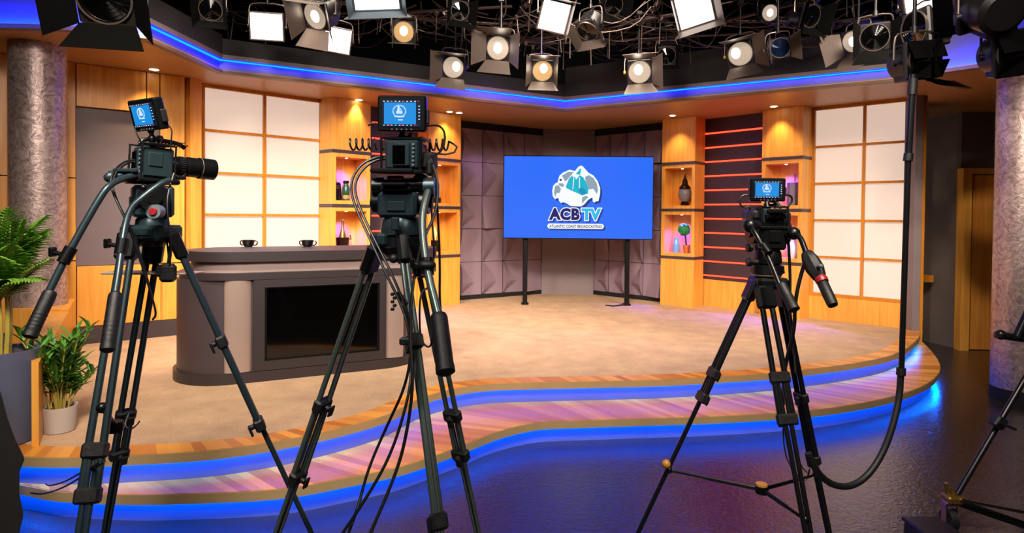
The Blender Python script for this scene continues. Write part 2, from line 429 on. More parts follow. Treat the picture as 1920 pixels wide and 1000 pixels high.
# travel left -> right: d > 0 points towards the back of the stage
stage = thing('stage', 'raised curved two-step stage with beige carpet and glowing blue risers', 'stage', (0, 7, 0), kind='structure')
def closed_poly(path, ins, back):
    N = normals2(path); return [p + n * ins for p, n in zip(path, N)] + [Vector(q) for q in back]
backpts = [PX(1735, 9.3), Vector((5.2, 12.6)), Vector((-6.8, 12.6)), Vector((-6.8, 4.2))]
EW = 0.17      # board border width on the top
inner = closed_poly(upath, EW, backpts)
mb = MB(); mb.prism(inner, ZS - 0.03, ZS); mb.build('carpet', 'carpet', stage)
def boards(path, w, z, name, th=0.022, tonefn=None):
    mb = MB(); N = normals2(path)
    tones = []
    for i in range(len(path) - 1):
        a, b = path[i], path[i + 1]; j0, j1 = max(0, i - 1), max(0, i)
        na, nb = path[j0] + N[j0] * w - a, path[j1] + N[j1] * w - b
        mb.t = random.choice([0.15, 0.3, 0.45, 0.6, 0.75, 0.9]) + random.uniform(-.03, .03)
        vs = [(a.x, a.y, z), (b.x, b.y, z), (b.x + nb.x, b.y + nb.y, z), (a.x + na.x, a.y + na.y, z)]
        vs += [(v[0], v[1], z - th) for v in vs]
        mb.add(vs, [(0, 1, 2, 3), (7, 6, 5, 4), (0, 4, 5, 1), (2, 6, 7, 3)])
    return mb.build(name, 'boards', stage, smooth=0)
boards(upath, EW, ZS, 'upper_boards')
mb = MB(); sweep(mb, upath, [(-0.006, ZS - 0.004), (-0.006, ZS - 0.062), (0.008, ZS - 0.062), (0.008, ZS - 0.023), (0.0, ZS - 0.023), (0.0, ZS - 0.004)]); mb.build('upper_edging', 'edge', stage)
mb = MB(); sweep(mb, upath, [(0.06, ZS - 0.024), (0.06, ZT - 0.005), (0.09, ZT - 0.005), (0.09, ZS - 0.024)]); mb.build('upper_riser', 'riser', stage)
mb = MB(); sweep(mb, upath, [(0.012, ZS - 0.026), (0.012, ZS - 0.040), (0.026, ZS - 0.040), (0.026, ZS - 0.026)]); mb.build('upper_led_strip', 'led_blue', stage)
# lower step: boards run from the outer edge back beneath the upper riser
mb = MB(); N = normals2(lpath)
rp = resample([p + n * 0.12 for p, n in zip(upath, normals2(upath))], 0.01)
def nearest_back(p, n):
    best = None
    for t in range(10, 160):
        q = p + n * (t * 0.02)
        d = min((q - r).length for r in rp[::6])
        if d < 0.035: return q
    return None
ends = []
for i, (p, n) in enumerate(zip(lpath, N)):
    ends.append(nearest_back(p, n.normalized()) if i % 4 == 0 or i == len(lpath) - 1 else None)
ds = [((e - p).length if e is not None else None) for e, p in zip(ends, lpath)]
known = [(i, d_) for i, d_ in enumerate(ds) if d_ is not None]
full = []
for i in range(len(ds)):
    lo = max([k for k in known if k[0] <= i] or [known[0]]); hi = min([k for k in known if k[0] >= i] or [known[-1]])
    f = (i - lo[0]) / max(1, hi[0] - lo[0]); full.append(lo[1] * (1 - f) + hi[1] * f)
full = [sorted(full[max(0, i - 8):i + 9])[len(full[max(0, i - 8):i + 9]) // 2] for i in range(len(full))]
full = [max(.06, sum(full[max(0, i - 5):i + 6]) / len(full[max(0, i - 5):i + 6])) for i in range(len(full))]
ends = [p + n.normalized() * f for p, n, f in zip(lpath, N, full)]
for i in range(len(lpath) - 1):
    mb.t = random.choice([0.15, 0.3, 0.45, 0.6, 0.75, 0.9]) + random.uniform(-.03, .03)
    k0, k1 = max(0, i - 4), max(0, i - 3)      # the boards lie askew to the edge
    a, b, c, d = lpath[i], lpath[i + 1], ends[k1], ends[k0]
    vs = [(a.x, a.y, ZT), (b.x, b.y, ZT), (c.x, c.y, ZT), (d.x, d.y, ZT)]; vs += [(v[0], v[1], ZT - .022) for v in vs]
    mb.add(vs, [(0, 1, 2, 3), (7, 6, 5, 4), (0, 4, 5, 1), (2, 6, 7, 3)])
mb.build('lower_boards', 'boards', stage, smooth=0)
mb = MB(); mb.t = .4; mb.prism(closed_poly(lpath, .03, backpts), ZT - .034, ZT - .0015); mb.build('step_deck', 'boards', stage, smooth=0)
mb = MB(); sweep(mb, lpath, [(-0.006, ZT - 0.004), (-0.006, ZT - 0.062), (0.008, ZT - 0.062), (0.008, ZT - 0.023), (0.0, ZT - 0.023), (0.0, ZT - 0.004)]); mb.build('lower_edging', 'edge', stage)
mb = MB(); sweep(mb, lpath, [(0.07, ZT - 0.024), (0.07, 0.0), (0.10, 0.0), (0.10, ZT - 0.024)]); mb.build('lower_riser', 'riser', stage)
mb = MB(); sweep(mb, lpath, [(0.012, ZT - 0.026), (0.012, ZT - 0.040), (0.026, ZT - 0.040), (0.026, ZT - 0.026)]); mb.build('lower_led_strip', 'led_blue', stage)

# ---------------------------------------------------------------- set walls
def plan(px, Y): return PX(px, Y)
def quadwall(name, a, b, z0, z1, m_, th=0.12, parent=None): 
    return MB().wallbox(a, b, z0, z1, th).build(name, m_, parent)
# left panelled wall
wl = thing('wall_left_panelled', 'honey maple panelled set wall with a recessed grey panel', 'wall', (*plan(200, 7.0), ZS), kind='structure')
A, B = plan(-120, 6.15), plan(347, 7.5); d = (B - A).normalized(); nrm = Vector((-d.y, d.x))
def on_line(px, A=A, d=d):
    r = ray(px, 404); rx, ry = r.x, r.y          # A + u d = t (rx, ry)
    det = -d.x * ry + d.y * rx
    return (A.x * ry - A.y * rx) / det * 1.0
def pt(u, off=0.0, A=A, d=d):
    n = Vector((-d.y, d.x)); return A + d * u + n * off
def slab(mb, u0, u1, z0, z1, f=0.0, th=0.1, A=A, d=d):
    """f: front offset away from camera (negative = proud)"""
    n = Vector((-d.y, d.x)); a = A + d * u0 + n * f; b = A + d * u1 + n * f
    return mb.prism([a, b, b + n * th, a + n * th], z0, z1)
u143, u300, uE = on_line(143), on_line(300), (B - A).length
G = 0.006
mb = MB()
zb, zt_ = 1.24, 2.98
seams = [0, on_line(60), u143, on_line(275), uE]
def panels(mb, us, zs, f=0, th=0.03, A=A, d=d):
    for i in range(len(us) - 1):
        for j in range(len(zs) - 1): slab(mb, us[i] + G, us[i + 1] - G, zs[j] + G, zs[j + 1] - G, f, th, A, d)
mb2 = MB(); slab(mb2, 0, uE, ZS, ZC, 0.03 + 0.10, 0.05); mb2.build('wall_core', 'maple_frame', wl)
panels(mb, [0, on_line(20), u143], [ZS + .19, 1.3, 2.2, ZC], 0, 0.13)
panels(mb, [u143, on_line(275), u300], [zt_, ZC], 0, 0.13)
panels(mb, [u300, uE], [ZS + .19, 1.24, 2.66, ZC], 0, 0.13)
panels(mb, [u143, on_line(304), on_line(305)], [ZS + .19, zb], 0, 0.13)
mb.build('veneer_panel', 'maple', wl)
mb = MB(); slab(mb, u143, u300, zb, zt_, 0.06, 0.06); mb.build('recessed_panel', 'greypanel', wl)
mb = MB(); slab(mb, 0, uE + .02, ZS, ZS + .19, -0.015, 0.06); mb.build('skirting', 'slate', wl)
# recess and pilaster beside the left light wall
mb = MB().wallbox(plan(345, 7.72), plan(360, 7.78), ZS, ZC, .1); struct(mb.build('trim_1', 'maple_frame'))
mb = MB().wallbox(plan(357, 7.55), plan(378, 7.68), ZS, ZC, .2); struct(mb.build('trim_2', 'maple'))

# lit grids
def light_wall(A, B, ztop, zbot, rows, midu, label, zbase):
    d = (B - A).normalized(); L = (B - A).length
    t = thing('backlit_panel_wall', label, 'light wall', (*((A + B) / 2), ZS), group='backlit grids on the set')
    mb = MB(); slab(mb, 0, L, zbot, ztop, 0.05, 0.03, A, d); mb.build('diffuser', 'white_glow', t)
    mb = MB(); fw = 0.045
    slab(mb, 0, fw, zbase, ztop + .05, 0, .06, A, d); slab(mb, L - fw, L, zbase, ztop + .05, 0, .06, A, d)
    slab(mb, 0, L, ztop, ztop + .05, 0.001, .06, A, d); slab(mb, 0, L, zbot - .04, zbot + .01, 0.001, .06, A, d)
    mb.build('frame', 'maple_frame', t)
    mb = MB(); slab(mb, midu - .018, midu + .018, zbot, ztop, 0.012, .045, A, d)
    for k in range(1, rows):
        z = ztop + (zbot - ztop) * k / rows; slab(mb, fw, L - fw, z - .016, z + .016, 0.014, .04, A, d)
    mb.build('mullion', 'maple_frame', t)
    mb = MB(); slab(mb, 0, L, ZS, zbot - .04, 0.0, .08, A, d); mb.build('base_panel', 'maple', t)
    return t
AL, BL = plan(377, 7.85), plan(606, 8.95); dl = (BL - AL).normalized()
light_wall(AL, BL, 3.405, 0.75, 5, on_line(497, AL, dl), 'backlit cream grid wall behind the curved news desk', 3.405 - 2.65)
AR, BR = plan(1519, 9.2), plan(1714, 8.3); dr = (BR - AR).normalized()
light_wall(AR, BR, 3.405, 0.75, 5, on_line(1617, AR, dr), 'backlit cream grid wall next to the end of the stage and the door', 3.405 - 2.65)
# end of the right wall
mb = MB().wallbox(plan(1714, 8.2), plan(1728, 8.2), ZS, ZC, .35); struct(mb.build('trim_3', 'plaster'))
mb = MB().wallbox(plan(1728, 8.25), plan(1734, 8.25), 0.0, ZC, .3); struct(mb.build('trim_4', 'maple_frame'))

# niche towers
BANDS = [(2.69, 2.735), (1.93, 1.975), (1.155, 1.20)]
NICHE = [(2.02, 2.635), (1.25, 1.87)]
puck = {}
def tower(A, B, depth, sidevis, label, lamps, name='display_tower'):
    d = (B - A).normalized(); L = (B - A).length; n = Vector((-d.y, d.x))
    t = thing(name, label, 'display tower', (*((A + B) / 2), ZS), group='niche towers of the set')
    fr = 0.055
    mb = MB(); slab(mb, 0, L, BANDS[0][1], ZC - .003, 0, depth, A, d); mb.build('upper_panel', 'maple', t)
    mb = MB(); slab(mb, 0, L, ZS, BANDS[2][0], 0, depth, A, d); mb.build('lower_panel', 'maple', t)
    for (z0, z1) in ((BANDS[1][1], BANDS[0][0]), (BANDS[2][1], BANDS[1][0])):
        mb = MB(); slab(mb, 0, fr, z0, z1, 0, depth, A, d); slab(mb, L - fr, L, z0, z1, 0, depth, A, d)
        slab(mb, fr, L - fr, z1 - .055, z1, 0, depth, A, d); slab(mb, fr, L - fr, z0, z0 + .05, 0, depth, A, d)
        slab(mb, fr, L - fr, z0 + .05, z1 - .055, depth - .03, .03, A, d)
        mb.build('niche_box', 'maple', t)
    for z0, z1 in BANDS: mb = MB(); slab(mb, -.006, L + .006, z0, z1, -.008, depth + .008, A, d); mb.build('grey_band', 'slate', t)
    for k, (z0, z1) in enumerate(((BANDS[1][1], BANDS[0][0]), (BANDS[2][1], BANDS[1][0]))):
        c = A + d * (L / 2) + n * (depth * .42); zz = z1 - .055
        mb = MB(); mb.lathe([(0.0001, zz - .006), (.016, zz - .006), (.02, zz), (.0001, zz)], 12, Matrix.Translation((c.x, c.y, 0)), caps=False)
        colr, pw = lamps[k]
        o = mb.build('puck_light', M['puck_' + colr], t)
        l = bpy.data.lights.new('puck_lamp', 'SPOT'); l.energy = pw; l.spot_size = math.radians(105); l.spot_blend = 1; l.shadow_soft_size = .02
        l.color = {'warm': (1, .62, .25), 'violet': (.07, .035, 1), 'pale': (.6, .35, 1)}[colr]
        lo = bpy.data.objects.new('puck_lamp', l); COL.objects.link(lo); lo.location = (c.x, c.y, zz - .02); 
    return dict(A=A, d=d, n=n, L=L, depth=depth, t=t)
M['puck_warm'] = emit('warm_puck', (1, .8, .5), 12); M['puck_violet'] = emit('violet_puck', (.75, .6, 1), 12); M['puck_pale'] = M['puck_violet']
TL1 = tower(plan(623, 8.7), plan(694, 9.15), .34, 1, 'maple niche tower by the backlit wall behind the desk, holding the gold bottle', [('violet', 230), ('violet', 230)])
TL2 = tower(plan(803, 9.8), plan(863, 10.25), .34, 1, 'maple niche tower holding the white candle lantern and a bulb lamp', [('warm', 9), ('warm', 11)])
TR1 = tower(plan(1240, 10.45), plan(1302, 10.05), .34, 1, 'maple niche tower holding the dark lantern and the green topiary', [('warm', 8), ('violet', 260)])
TR2 = tower(plan(1427, 9.45), plan(1503, 9.0), .34, 1, 'maple niche tower behind the right-hand broadcast camera, holding the small grey box', [('violet', 230), ('violet', 230)])

# red light-bar panels
def bar_wall(A, B, m_, label):
    d = (B - A).normalized(); L = (B - A).length; n = Vector((-d.y, d.x))
    t = thing('light_bar_panel', label, 'light panel', (*((A + B) / 2), ZS), group='red light bar panels')
    mb = MB(); slab(mb, 0, L, .82, ZC, 0, .06, A, d); mb.build('back_panel', m_, t)
    mb = MB(); slab(mb, 0, L, ZS, .82, -.02, .1, A, d); mb.build('base_panel', 'maple', t)
    for k in range(11):
        z = 3.21 - .2325 * k
        a = A + d * .03 - n * .012; b = A + d * (L - .005) - n * .012
        MB().cyl((a.x, a.y, z), (b.x, b.y, z), .013, n=10).build('light_bar', 'led_red', t)
    return t
bar_wall(plan(693, 9.42), plan(781, 9.98), 'purplegrey', 'dark panel with red light bars between the two left niche towers')
bar_wall(plan(1313, 10.45), plan(1428, 9.65), 'purplegrey', 'dark panel with red light bars between the two right niche towers')

# moulded walls either side of the screen
def facet_wall(A, B, z0, z1, tile, label, flip):
    d = (B - A).normalized(); L = (B - A).length; n = Vector((-d.y, d.x))
    t = thing('moulded_wall', label, 'wall panel', (*((A + B) / 2), ZS), group='moulded walls beside the screen', kind='structure')
    K = 16; nu = 4; nv = max(1, round((z1 - z0) / tile)); tu = L / nu; tv = (z1 - z0) / nv
    mb = MB()
    for i in range(nu):
        for j in range(nv):
            fl = flip; vs = []; fs = []
            for a in range(-1, K + 1):
                for b in range(K + 1):
                    u = .012 + .976 * max(0, a) / K; v = .008 + .984 * b / K; uu = u
                    vv = v if (j % 2) else 1 - v
                    w = 0.72 * (1 - abs(vv - .62) / (.62 if vv < .62 else .38)) ** (.75 if i % 2 else 1.15)
                    h = 0.11 * max(0, 1 - uu / (w + 1e-4)) * math.sin(PI * v) ** .5 if 0 < b < K else 0
                    if (i * 3 + j) % 4 == 1: h = 0.11 * max(0, 1 - math.hypot(uu - 0.1, (vv - 1)) / .75) if 0 < v < 1 else 0
                    if a == -1: h = 0
                    p = A + d * ((i + (1 - u if fl else u)) * tu) - n * h
                    vs.append((p.x, p.y, z0 + (j + v) * tv))
            for a in range(K + 1):
                for b in range(K): q = a * (K + 1) + b; fs.append((q, q + K + 1, q + K + 2, q + 1))
            mb.add(vs, fs)
    mb.build('moulded_panel', 'facet', t, smooth=18)
    mb = MB(); slab(mb, 0, L, ZS, ZC, .004, .08, A, d); mb.build('backing', 'black', t)
    mb = MB(); slab(mb, 0, L, ZS, z0, -.02, .02, A, d); mb.build('skirting', 'black', t)
facet_wall(plan(862, 10.75), plan(1018, 11.75), ZS + .07, 3.33, .56, 'folded grey panels on the wall between screen and white lantern tower', 0)
facet_wall(plan(1112, 11.75), plan(1242, 10.75), ZS + .07, 3.33, .56, 'folded grey panels on the wall between screen and topiary tower', 1)
mb = MB().wallbox(plan(1017, 11.7), plan(1114, 11.7), ZS, ZC, .1); struct(mb.build('wall_centre', 'plaster'), 'smooth grey wall behind the screen')
mb = MB().wallbox(plan(1017, 11.69), plan(1114, 11.69), ZS, ZS + .17, .02); struct(mb.build('baseboard_centre', 'plaster'))

# ---------------------------------------------------------------- soffit
s_px = [(282, 77), (359, 110), (418, 137), (700, 168), (1060, 208), (1400, 177), (1700, 151), (1738, 147)]
main = [xy(atz(x, y, ZC)) for x, y in s_px]
main = [main[0], main[2], main[4], main[7]]
lend = [xy(atz(x, y, ZC)) for x, y in ((-90, 50), (0, 52), (100, 54), (153, 58), (218, 66), (276, 72))]
ZR = 3.36
rend = [xy(atz(x, y, ZR)) for x, y in ((1738, 142), (1773, 135), (1873, 121), (2010, 98))]
M['led_up'] = emit('blue_wash_strip', (0.0, 0.02, 1.0), 330)
sof = thing('ceiling_soffit', 'dropped soffit around the set with a blue light cove', 'soffit', (0, 8, ZC), kind='structure')
under = lend[:-1] + [main[0]] + main[1:] + [Vector((6.2, 9.0)), Vector((6.2, 13.0)), Vector((-7.5, 13.0))]
mb = MB().prism(under, ZC, ZC + .04); mb.build('underside', 'soffit', sof)
mb = MB().prism(rend + [Vector((8.5, 7.0)), Vector((8.5, 12)), plan(1738, 9.5)], ZR, ZR + .04); mb.build('underside', 'soffit', sof)
def cove(path, z0, lip, bh, uh, fh, tall=False, led='top', NN=None):
    def sweep(m_, p_, f_): return globals()['sweep'](m_, p_, f_, True, NN)
    mb = MB(); sweep(mb, path, [(0, z0 - .002), (0, z0 + lip), (.08, z0 + lip), (.08, z0 - .002)]); mb.build('lower_lip', 'lip', sof)
    mb = MB(); sweep(mb, path, [(.065, z0 + lip), (.065, z0 + bh), (.10, z0 + bh), (.10, z0 + lip)]); mb.build('cove_wall', 'cove', sof)
    mb = MB(); sweep(mb, path, [(0.0, z0 + bh), (0.0, z0 + bh + uh), (.14, z0 + bh + uh), (.14, z0 + bh)]); mb.build('upper_lip', 'lip', sof)
    mb = MB(); sweep(mb, path, [(0.012, z0 + bh + uh), (0.012, z0 + fh), (.14, z0 + fh), (.14, z0 + bh + uh)]); mb.build('fascia', 'black_paint', sof)
    mb = MB()
    if led == 'top': sweep(mb, path, [(.045, z0 + bh - .012), (.045, z0 + bh - .001), (.064, z0 + bh - .001), (.064, z0 + bh - .012)])
    else: sweep(mb, path, [(.02, z0 + lip - .004), (.02, z0 + lip + .006), (.05, z0 + lip + .006), (.05, z0 + lip - .004)])
    mb.build('cove_led', 'led_cyan' if led == 'top' else 'led_up', sof)
NM = normals2(main)
cove(main[:2], ZC, .03, .165, .05, .44, NN=NM[:2]); cove(main[1:3], ZC, .03, .165, .05, .40, NN=NM[1:3]); cove(main[2:], ZC, .03, .165, .05, .66, NN=NM[2:])
cove(lend, ZC, .035, .5, .05, .9, led='bottom'); cove(rend, ZR, .035, .45, .05, .9, led='bottom')
def downlight(px, py):
    p = atz(px, py, ZC)
    mb = MB(); mb.lathe([(.001, -.004), (.035, -.004), (.045, -.001), (.05, .0)], 16, Matrix.Translation(p), caps=False)
    return p, mb
M['down'] = emit('downlight_lens', (1, .8, .55), 14)
dg = 'warm downlights in the soffit'
for px, py, tgt, pw, lab in [(289, 131, (250, 7.0), 60, 'small round downlight in the soffit above the maple wall'),
                         (673, 188, (655, 8.95), 40, 'small round downlight above the gold bottle niche tower'),
                         (843, 210, (832, 10.1), 30, 'small round downlight above the lantern niche tower'),
                         (861, 212, (850, 10.1), 12, 'small round downlight beside the moulded wall corner'),
                         (1261, 217, (1270, 10.2), 40, 'small round downlight above the topiary niche tower'),
                         (1451, 200, (1465, 9.2), 40, 'small round downlight above the niche tower behind the right camera')]:
    p, mb = downlight(px, py)
    tag(mb.build('downlight', 'down'), lab, 'ceiling light', dg)
    q = PX(*tgt)
    spot('downlight_beam', (p.x, p.y, ZC - .03), (q.x, q.y, 2.3), pw, (1, .72, .35), 80, .8, .03)

# ---------------------------------------------------------------- hallway, door, columns
mb = MB().wallbox(plan(1725, 9.6), plan(1806, 8.9), 0, ZC, .1); struct(mb.build('wall_hall', 'hall'))
mb = MB().wallbox(plan(1860, 8.85), plan(2100, 8.7), 0, ZC, .1); struct(mb.build('wall_hall_far', 'hall'))
mb = MB().wallbox(plan(1800, 8.9), plan(1900, 8.84), 2.56, ZC, .1); struct(mb.build('wall_hall_lintel', 'hall'))
dt = thing('door_1', 'plain honey wood door with wood frame beside the right column', 'door', (*plan(1840, 8.8), 0), kind='structure')
mb = MB(); mb.wallbox(plan(1805, 8.8), plan(1822, 8.79), 0, 2.56, .14); mb.wallbox(plan(1805, 8.8), plan(1905, 8.75), 2.48, 2.56, .14); mb.wallbox(plan(1893, 8.76), plan(1905, 8.75), 0, 2.56, .14)
mb.build('door_frame', 'maple', dt)
mb = MB().wallbox(plan(1824, 8.86), plan(1892, 8.83), 0.01, 2.47, .05); mb.build('door_leaf', 'door_wood', dt)
mb = MB().wallbox(plan(1733, 9.4), plan(1753, 9.2), .92, 1.02, -.12); struct(mb.build('trim_5', 'maple_frame'))

def column(c, z0, z1, r, label, ring):
    t = thing('column', label, 'column', (c[0], c[1], z0), group='round columns', kind='structure')
    MB().lathe([(r, z0), (r, z1)], 64, Matrix.Translation((c[0], c[1], 0))).build('shaft', 'column', t)
    if ring: MB().lathe([(r + .006, z0), (r + .006, z0 + .13)], 64, Matrix.Translation((c[0], c[1], 0))).build('base_ring', 'black', t)
cl = plan(72, 6.15); column(cl, .92, ZC, .235, 'round swirl-patterned grey column behind the potted palm', False)
cr = plan(1920, 6.42); column(cr, 0, ZR, .25, 'round swirl-patterned grey column beside the wooden door', True)
# plinth and low side wall at the left end of the stage
pl = MB(); pl.prism([plan(20, 5.85), plan(128, 5.85), plan(140, 6.6), plan(40, 6.6)], ZS, .92); struct(pl.build('wall_plinth', 'maple'))
lw = MB(); a = xy(atz(73, 838, ZS)); b = plan(128, 5.86)
lw.prism([a, b, b + Vector((-.35, 0)), a + Vector((-.045, 0))], ZS, .90); struct(lw.build('wall_low_side', 'maple'))
# ================================================================ news desk
DA = xy(atz(444, 721, ZS)); DB = xy(atz(759, 688, ZS)); dd = (DB - DA).normalized(); dn = Vector((-dd.y, dd.x))
def rrect(u0, u1, v0, v1, r, rb=None, n=14):
    """rounded rectangle in desk coordinates -> plan points"""
    rb = r if rb is None else rb; out = []
    for (cu, cv, a0, rr) in ((u1 - r, v0 + r, -PI / 2, r), (u1 - rb, v1 - rb, 0, rb), (u0 + rb, v1 - rb, PI / 2, rb), (u0 + r, v0 + r, PI, r)):
        for k in range(n + 1):
            a = a0 + PI / 2 * k / n; out.append((cu + rr * math.cos(a), cv + rr * math.sin(a)))
    return [DA + dd * u + dn * v for u, v in out]
def du(px, off=0.0):     # desk u coordinate of a pixel column on the front plane moved back by off
    A = DA + dn * off; r = ray(px, 404); det = -dd.x * r.y + dd.y * r.x
    return (A.x * r.y - A.y * r.x) / det
dk = thing('news_desk', 'curved dark grey news desk with built-in black screen and pale silver columns', 'desk', (*(DA + dd * .6 + dn * .45), ZS))
U0, U1, DV = -.49, 1.72, .92
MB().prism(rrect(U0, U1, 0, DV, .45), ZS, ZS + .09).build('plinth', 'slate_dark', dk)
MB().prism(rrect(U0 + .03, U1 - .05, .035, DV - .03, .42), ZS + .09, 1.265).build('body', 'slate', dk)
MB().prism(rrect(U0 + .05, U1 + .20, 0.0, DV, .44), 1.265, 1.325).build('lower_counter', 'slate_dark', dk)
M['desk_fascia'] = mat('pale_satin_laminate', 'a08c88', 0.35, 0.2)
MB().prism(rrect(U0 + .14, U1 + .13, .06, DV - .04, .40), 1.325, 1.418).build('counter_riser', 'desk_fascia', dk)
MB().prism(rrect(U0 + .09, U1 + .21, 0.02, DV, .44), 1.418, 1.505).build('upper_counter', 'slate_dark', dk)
M['brushed'] = mat('brushed_silver_laminate', 'a8948c', 0.3, 0.45)
for (p0, p1) in ((421, 473), (727, 760)):
    a, b = du(p0), du(p1); r = (b - a) / 2; c = (a + b) / 2; poly = []
    for k in range(17):
        t = PI + PI * k / 16; poly.append(DA + dd * (c + r * math.cos(t)) + dn * (.04 + .35 * r * math.sin(t)))
    MB().prism(poly, ZS + .095, 1.262).build('silver_column', 'brushed', dk)
ua, ub = du(476), du(724); sa, sb = du(497), du(713)
mb = MB()
def dslab(mb, u0, u1, z0, z1, v0, v1): return mb.prism([DA + dd * u0 + dn * v0, DA + dd * u1 + dn * v0, DA + dd * u1 + dn * v1, DA + dd * u0 + dn * v1], z0, z1)
z0s, z1s = .555, 1.195
dslab(mb, ua, sa, ZS + .095, 1.262, 0.0, .10); dslab(mb, sb, ub, ZS + .095, 1.262, 0.0, .10)
dslab(mb, sa, sb, ZS + .095, z0s, 0.0, .10); dslab(mb, sa, sb, z1s, 1.262, 0.0, .10)
fr = mb.build('screen_surround', 'slate_dark', dk)
mb = MB(); dslab(mb, sa, sb, z0s, z1s, .022, .034); mb.build('built_in_screen', 'screen_black', dk)
mb = MB()
for (a, b, c, d) in ((sa, sa + .02, z0s, z1s), (sb - .02, sb, z0s, z1s), (sa, sb, z0s, z0s + .015), (sa, sb, z1s - .012, z1s)): dslab(mb, a, b, c, d, .012, .036)
mb.build('screen_bezel', 'metal_dark', dk)

M['mug'] = mat('black_glazed_ceramic', '0d0b0c', 0.15, var=0.2)
def mug(px, label):
    p = atz(px, 464, 1.505); mb = MB(Matrix.Translation((p.x, p.y + .12, 1.5055)))
    t = thing('mug', label, 'mug', (p.x, p.y + .12, 1.5055), group='black mugs on the desk')
    mb.lathe([(.0001, 0.0), (.034, 0), (.040, .006), (.054, .03), (.058, .066), (.054, .066), (.05, .03), (.0001, .01)], 28, caps=False); mb.build('body', 'mug', t)
    mb = MB(Matrix.Translation((p.x, p.y + .12, 1.5055)))
    for s_, k in ((1, 1.0), (-1, .75)):
        mb.tube([(s_ * .052, 0, .056), (s_ * (.052 + .034 * k), 0, .058), (s_ * (.052 + .038 * k), 0, .032), (s_ * (.05 + .022 * k), 0, .014), (s_ * .042, 0, .016)], .006, 8, 2)
    mb.build('handle', 'mug', t)
mug(456, 'black two-handled mug on the desk counter, nearer the rounded left end'); mug(569, 'black two-handled mug on the desk counter, nearer the centre camera')

# ================================================================ big presentation screen
M['screen_blue'] = emit('blue_screen_picture', (0.022, 0.153, 0.95), 1.0, '000000')
M['pic_white'] = emit('white_picture', (0.93, 0.97, 1.0), 1.0, '000000')
M['pic_navy'] = emit('navy_picture', lin('1b1464'), 1.0, '000000')
M['pic_cyan'] = emit('cyan_picture', lin('2cb8ee'), 1.0, '000000')
M['pic_teal'] = emit('teal_picture', lin('14b4cf'), 1.0, '000000')
M['pic_tealdark'] = emit('deep_teal_picture', lin('0a92b8'), 1.0, '000000')
M['pic_grey'] = emit('grey_picture', lin('8fa3b4'), 1.0, '000000')
M['pic_shadow'] = emit('dark_blue_picture', lin('163a8c'), 1.0, '000000')
TVY = 10.2
tl, br = at(944, 291, TVY), at(1224.5, 450, TVY)
tv = thing('presentation_screen', 'large flat screen with blue station logo picture on two black posts', 'screen', ((tl.x + br.x) / 2, TVY, ZS))
tw, th_ = br.x - tl.x, tl.z - br.z; tcx, tcz = (tl.x + br.x) / 2, (tl.z + br.z) / 2
MB().box((tcx, TVY + .035, tcz), (tw, .06, th_), bev=.008).build('housing', 'screen_black', tv)
MB().box((tcx, TVY + .0035, tcz), (tw - .028, .004, th_ - .028)).build('display', 'screen_blue', tv, smooth=0)
for px in (985, 1178):
    x = at(px, 500, TVY).x
    mb = MB(); mb.box((x, TVY + .11, (ZS + tcz) / 2 + .1), (.075, .06, tcz - ZS + .2), bev=.008); mb.box((x, TVY + .11, ZS + .015), (.12, .12, .03), bev=.006)
    mb.build('post', 'metal_dark', tv)
mb = MB()
for px in (1178,):
    x = at(px, 500, TVY).x
    mb.tube([(x - .02, TVY + .08, ZS + .02), (x - .25, TVY - .05, ZS + .006), (x - .35, TVY + .05, ZS + .006)], .012, 8)
mb.build('power_cord', 'black', tv)
# the logo, layer over layer on the glass
LX, LZ, LS = at(1080, 405, TVY).x, at(1080, 404.5, TVY).z, 1 / F_PX * TVY     # metres per target pixel
def layer(pts, k, m_, name, off=(0, 0)):
    y = TVY + .0012 - .0011 * k
    P = [(LX + (x + off[0]) * LS, y, LZ + (z - off[1]) * LS) for x, z in pts]
    me = MB(); me.v = [Vector(p) for p in P]; me.f = [tuple(range(len(P)))]; me.mi = [0]; me.tone = [.5]
    # triangulate the outline cleanly
    bm = bmesh.new(); vs = [bm.verts.new(p) for p in P]; f = bm.faces.new(vs); bmesh.ops.triangulate(bm, faces=[f], ngon_method='EAR_CLIP')
    bm.verts.index_update(); me.f = [tuple(v.index for v in q.verts) for q in bm.faces]; me.mi = [0] * len(me.f); me.tone = [.5] * len(me.f); bm.free()
    return me.build(name, m_, tv, smooth=0)
def Q(s):   # points given in the 1000 px crop of [1000,290,1160,450]; to offsets from (1080,404.5)
    return [((x / 6.25 + 1000) - 1080, 404.5 - (y / 6.25 + 290)) for x, y in s]
emb = Q([(300, 250), (340, 215), (420, 178), (480, 195), (510, 180), (520, 145), (550, 128), (575, 140), (575, 185), (585, 230), (640, 212), (700, 245), (750, 310), (780, 390), (778, 470), (760, 545), (735, 545), (715, 560), (695, 550), (690, 500), (640, 530), (600, 580), (560, 608), (440, 606), (380, 570), (345, 560), (325, 570), (300, 545), (290, 510), (250, 525), (225, 490), (218, 430), (228, 370), (260, 335), (280, 330), (290, 290)])
layer(emb, 1, 'pic_shadow', 'emblem_shadow', (3.5, 3.5)); layer(emb, 2, 'pic_white', 'emblem_outline')
layer(Q([(330, 250), (400, 205), (470, 205), (440, 240), (400, 290), (370, 320), (360, 275)]), 3, 'pic_grey', 'emblem_wing')
layer(Q([(600, 262), (645, 240), (700, 275), (740, 340), (755, 420), (740, 460), (700, 400), (640, 410), (610, 320)]), 3, 'pic_grey', 'emblem_wing')
layer(Q([(250, 370), (290, 360), (320, 400), (310, 450), (270, 455), (255, 500), (240, 450)]), 3, 'pic_grey', 'emblem_wing')
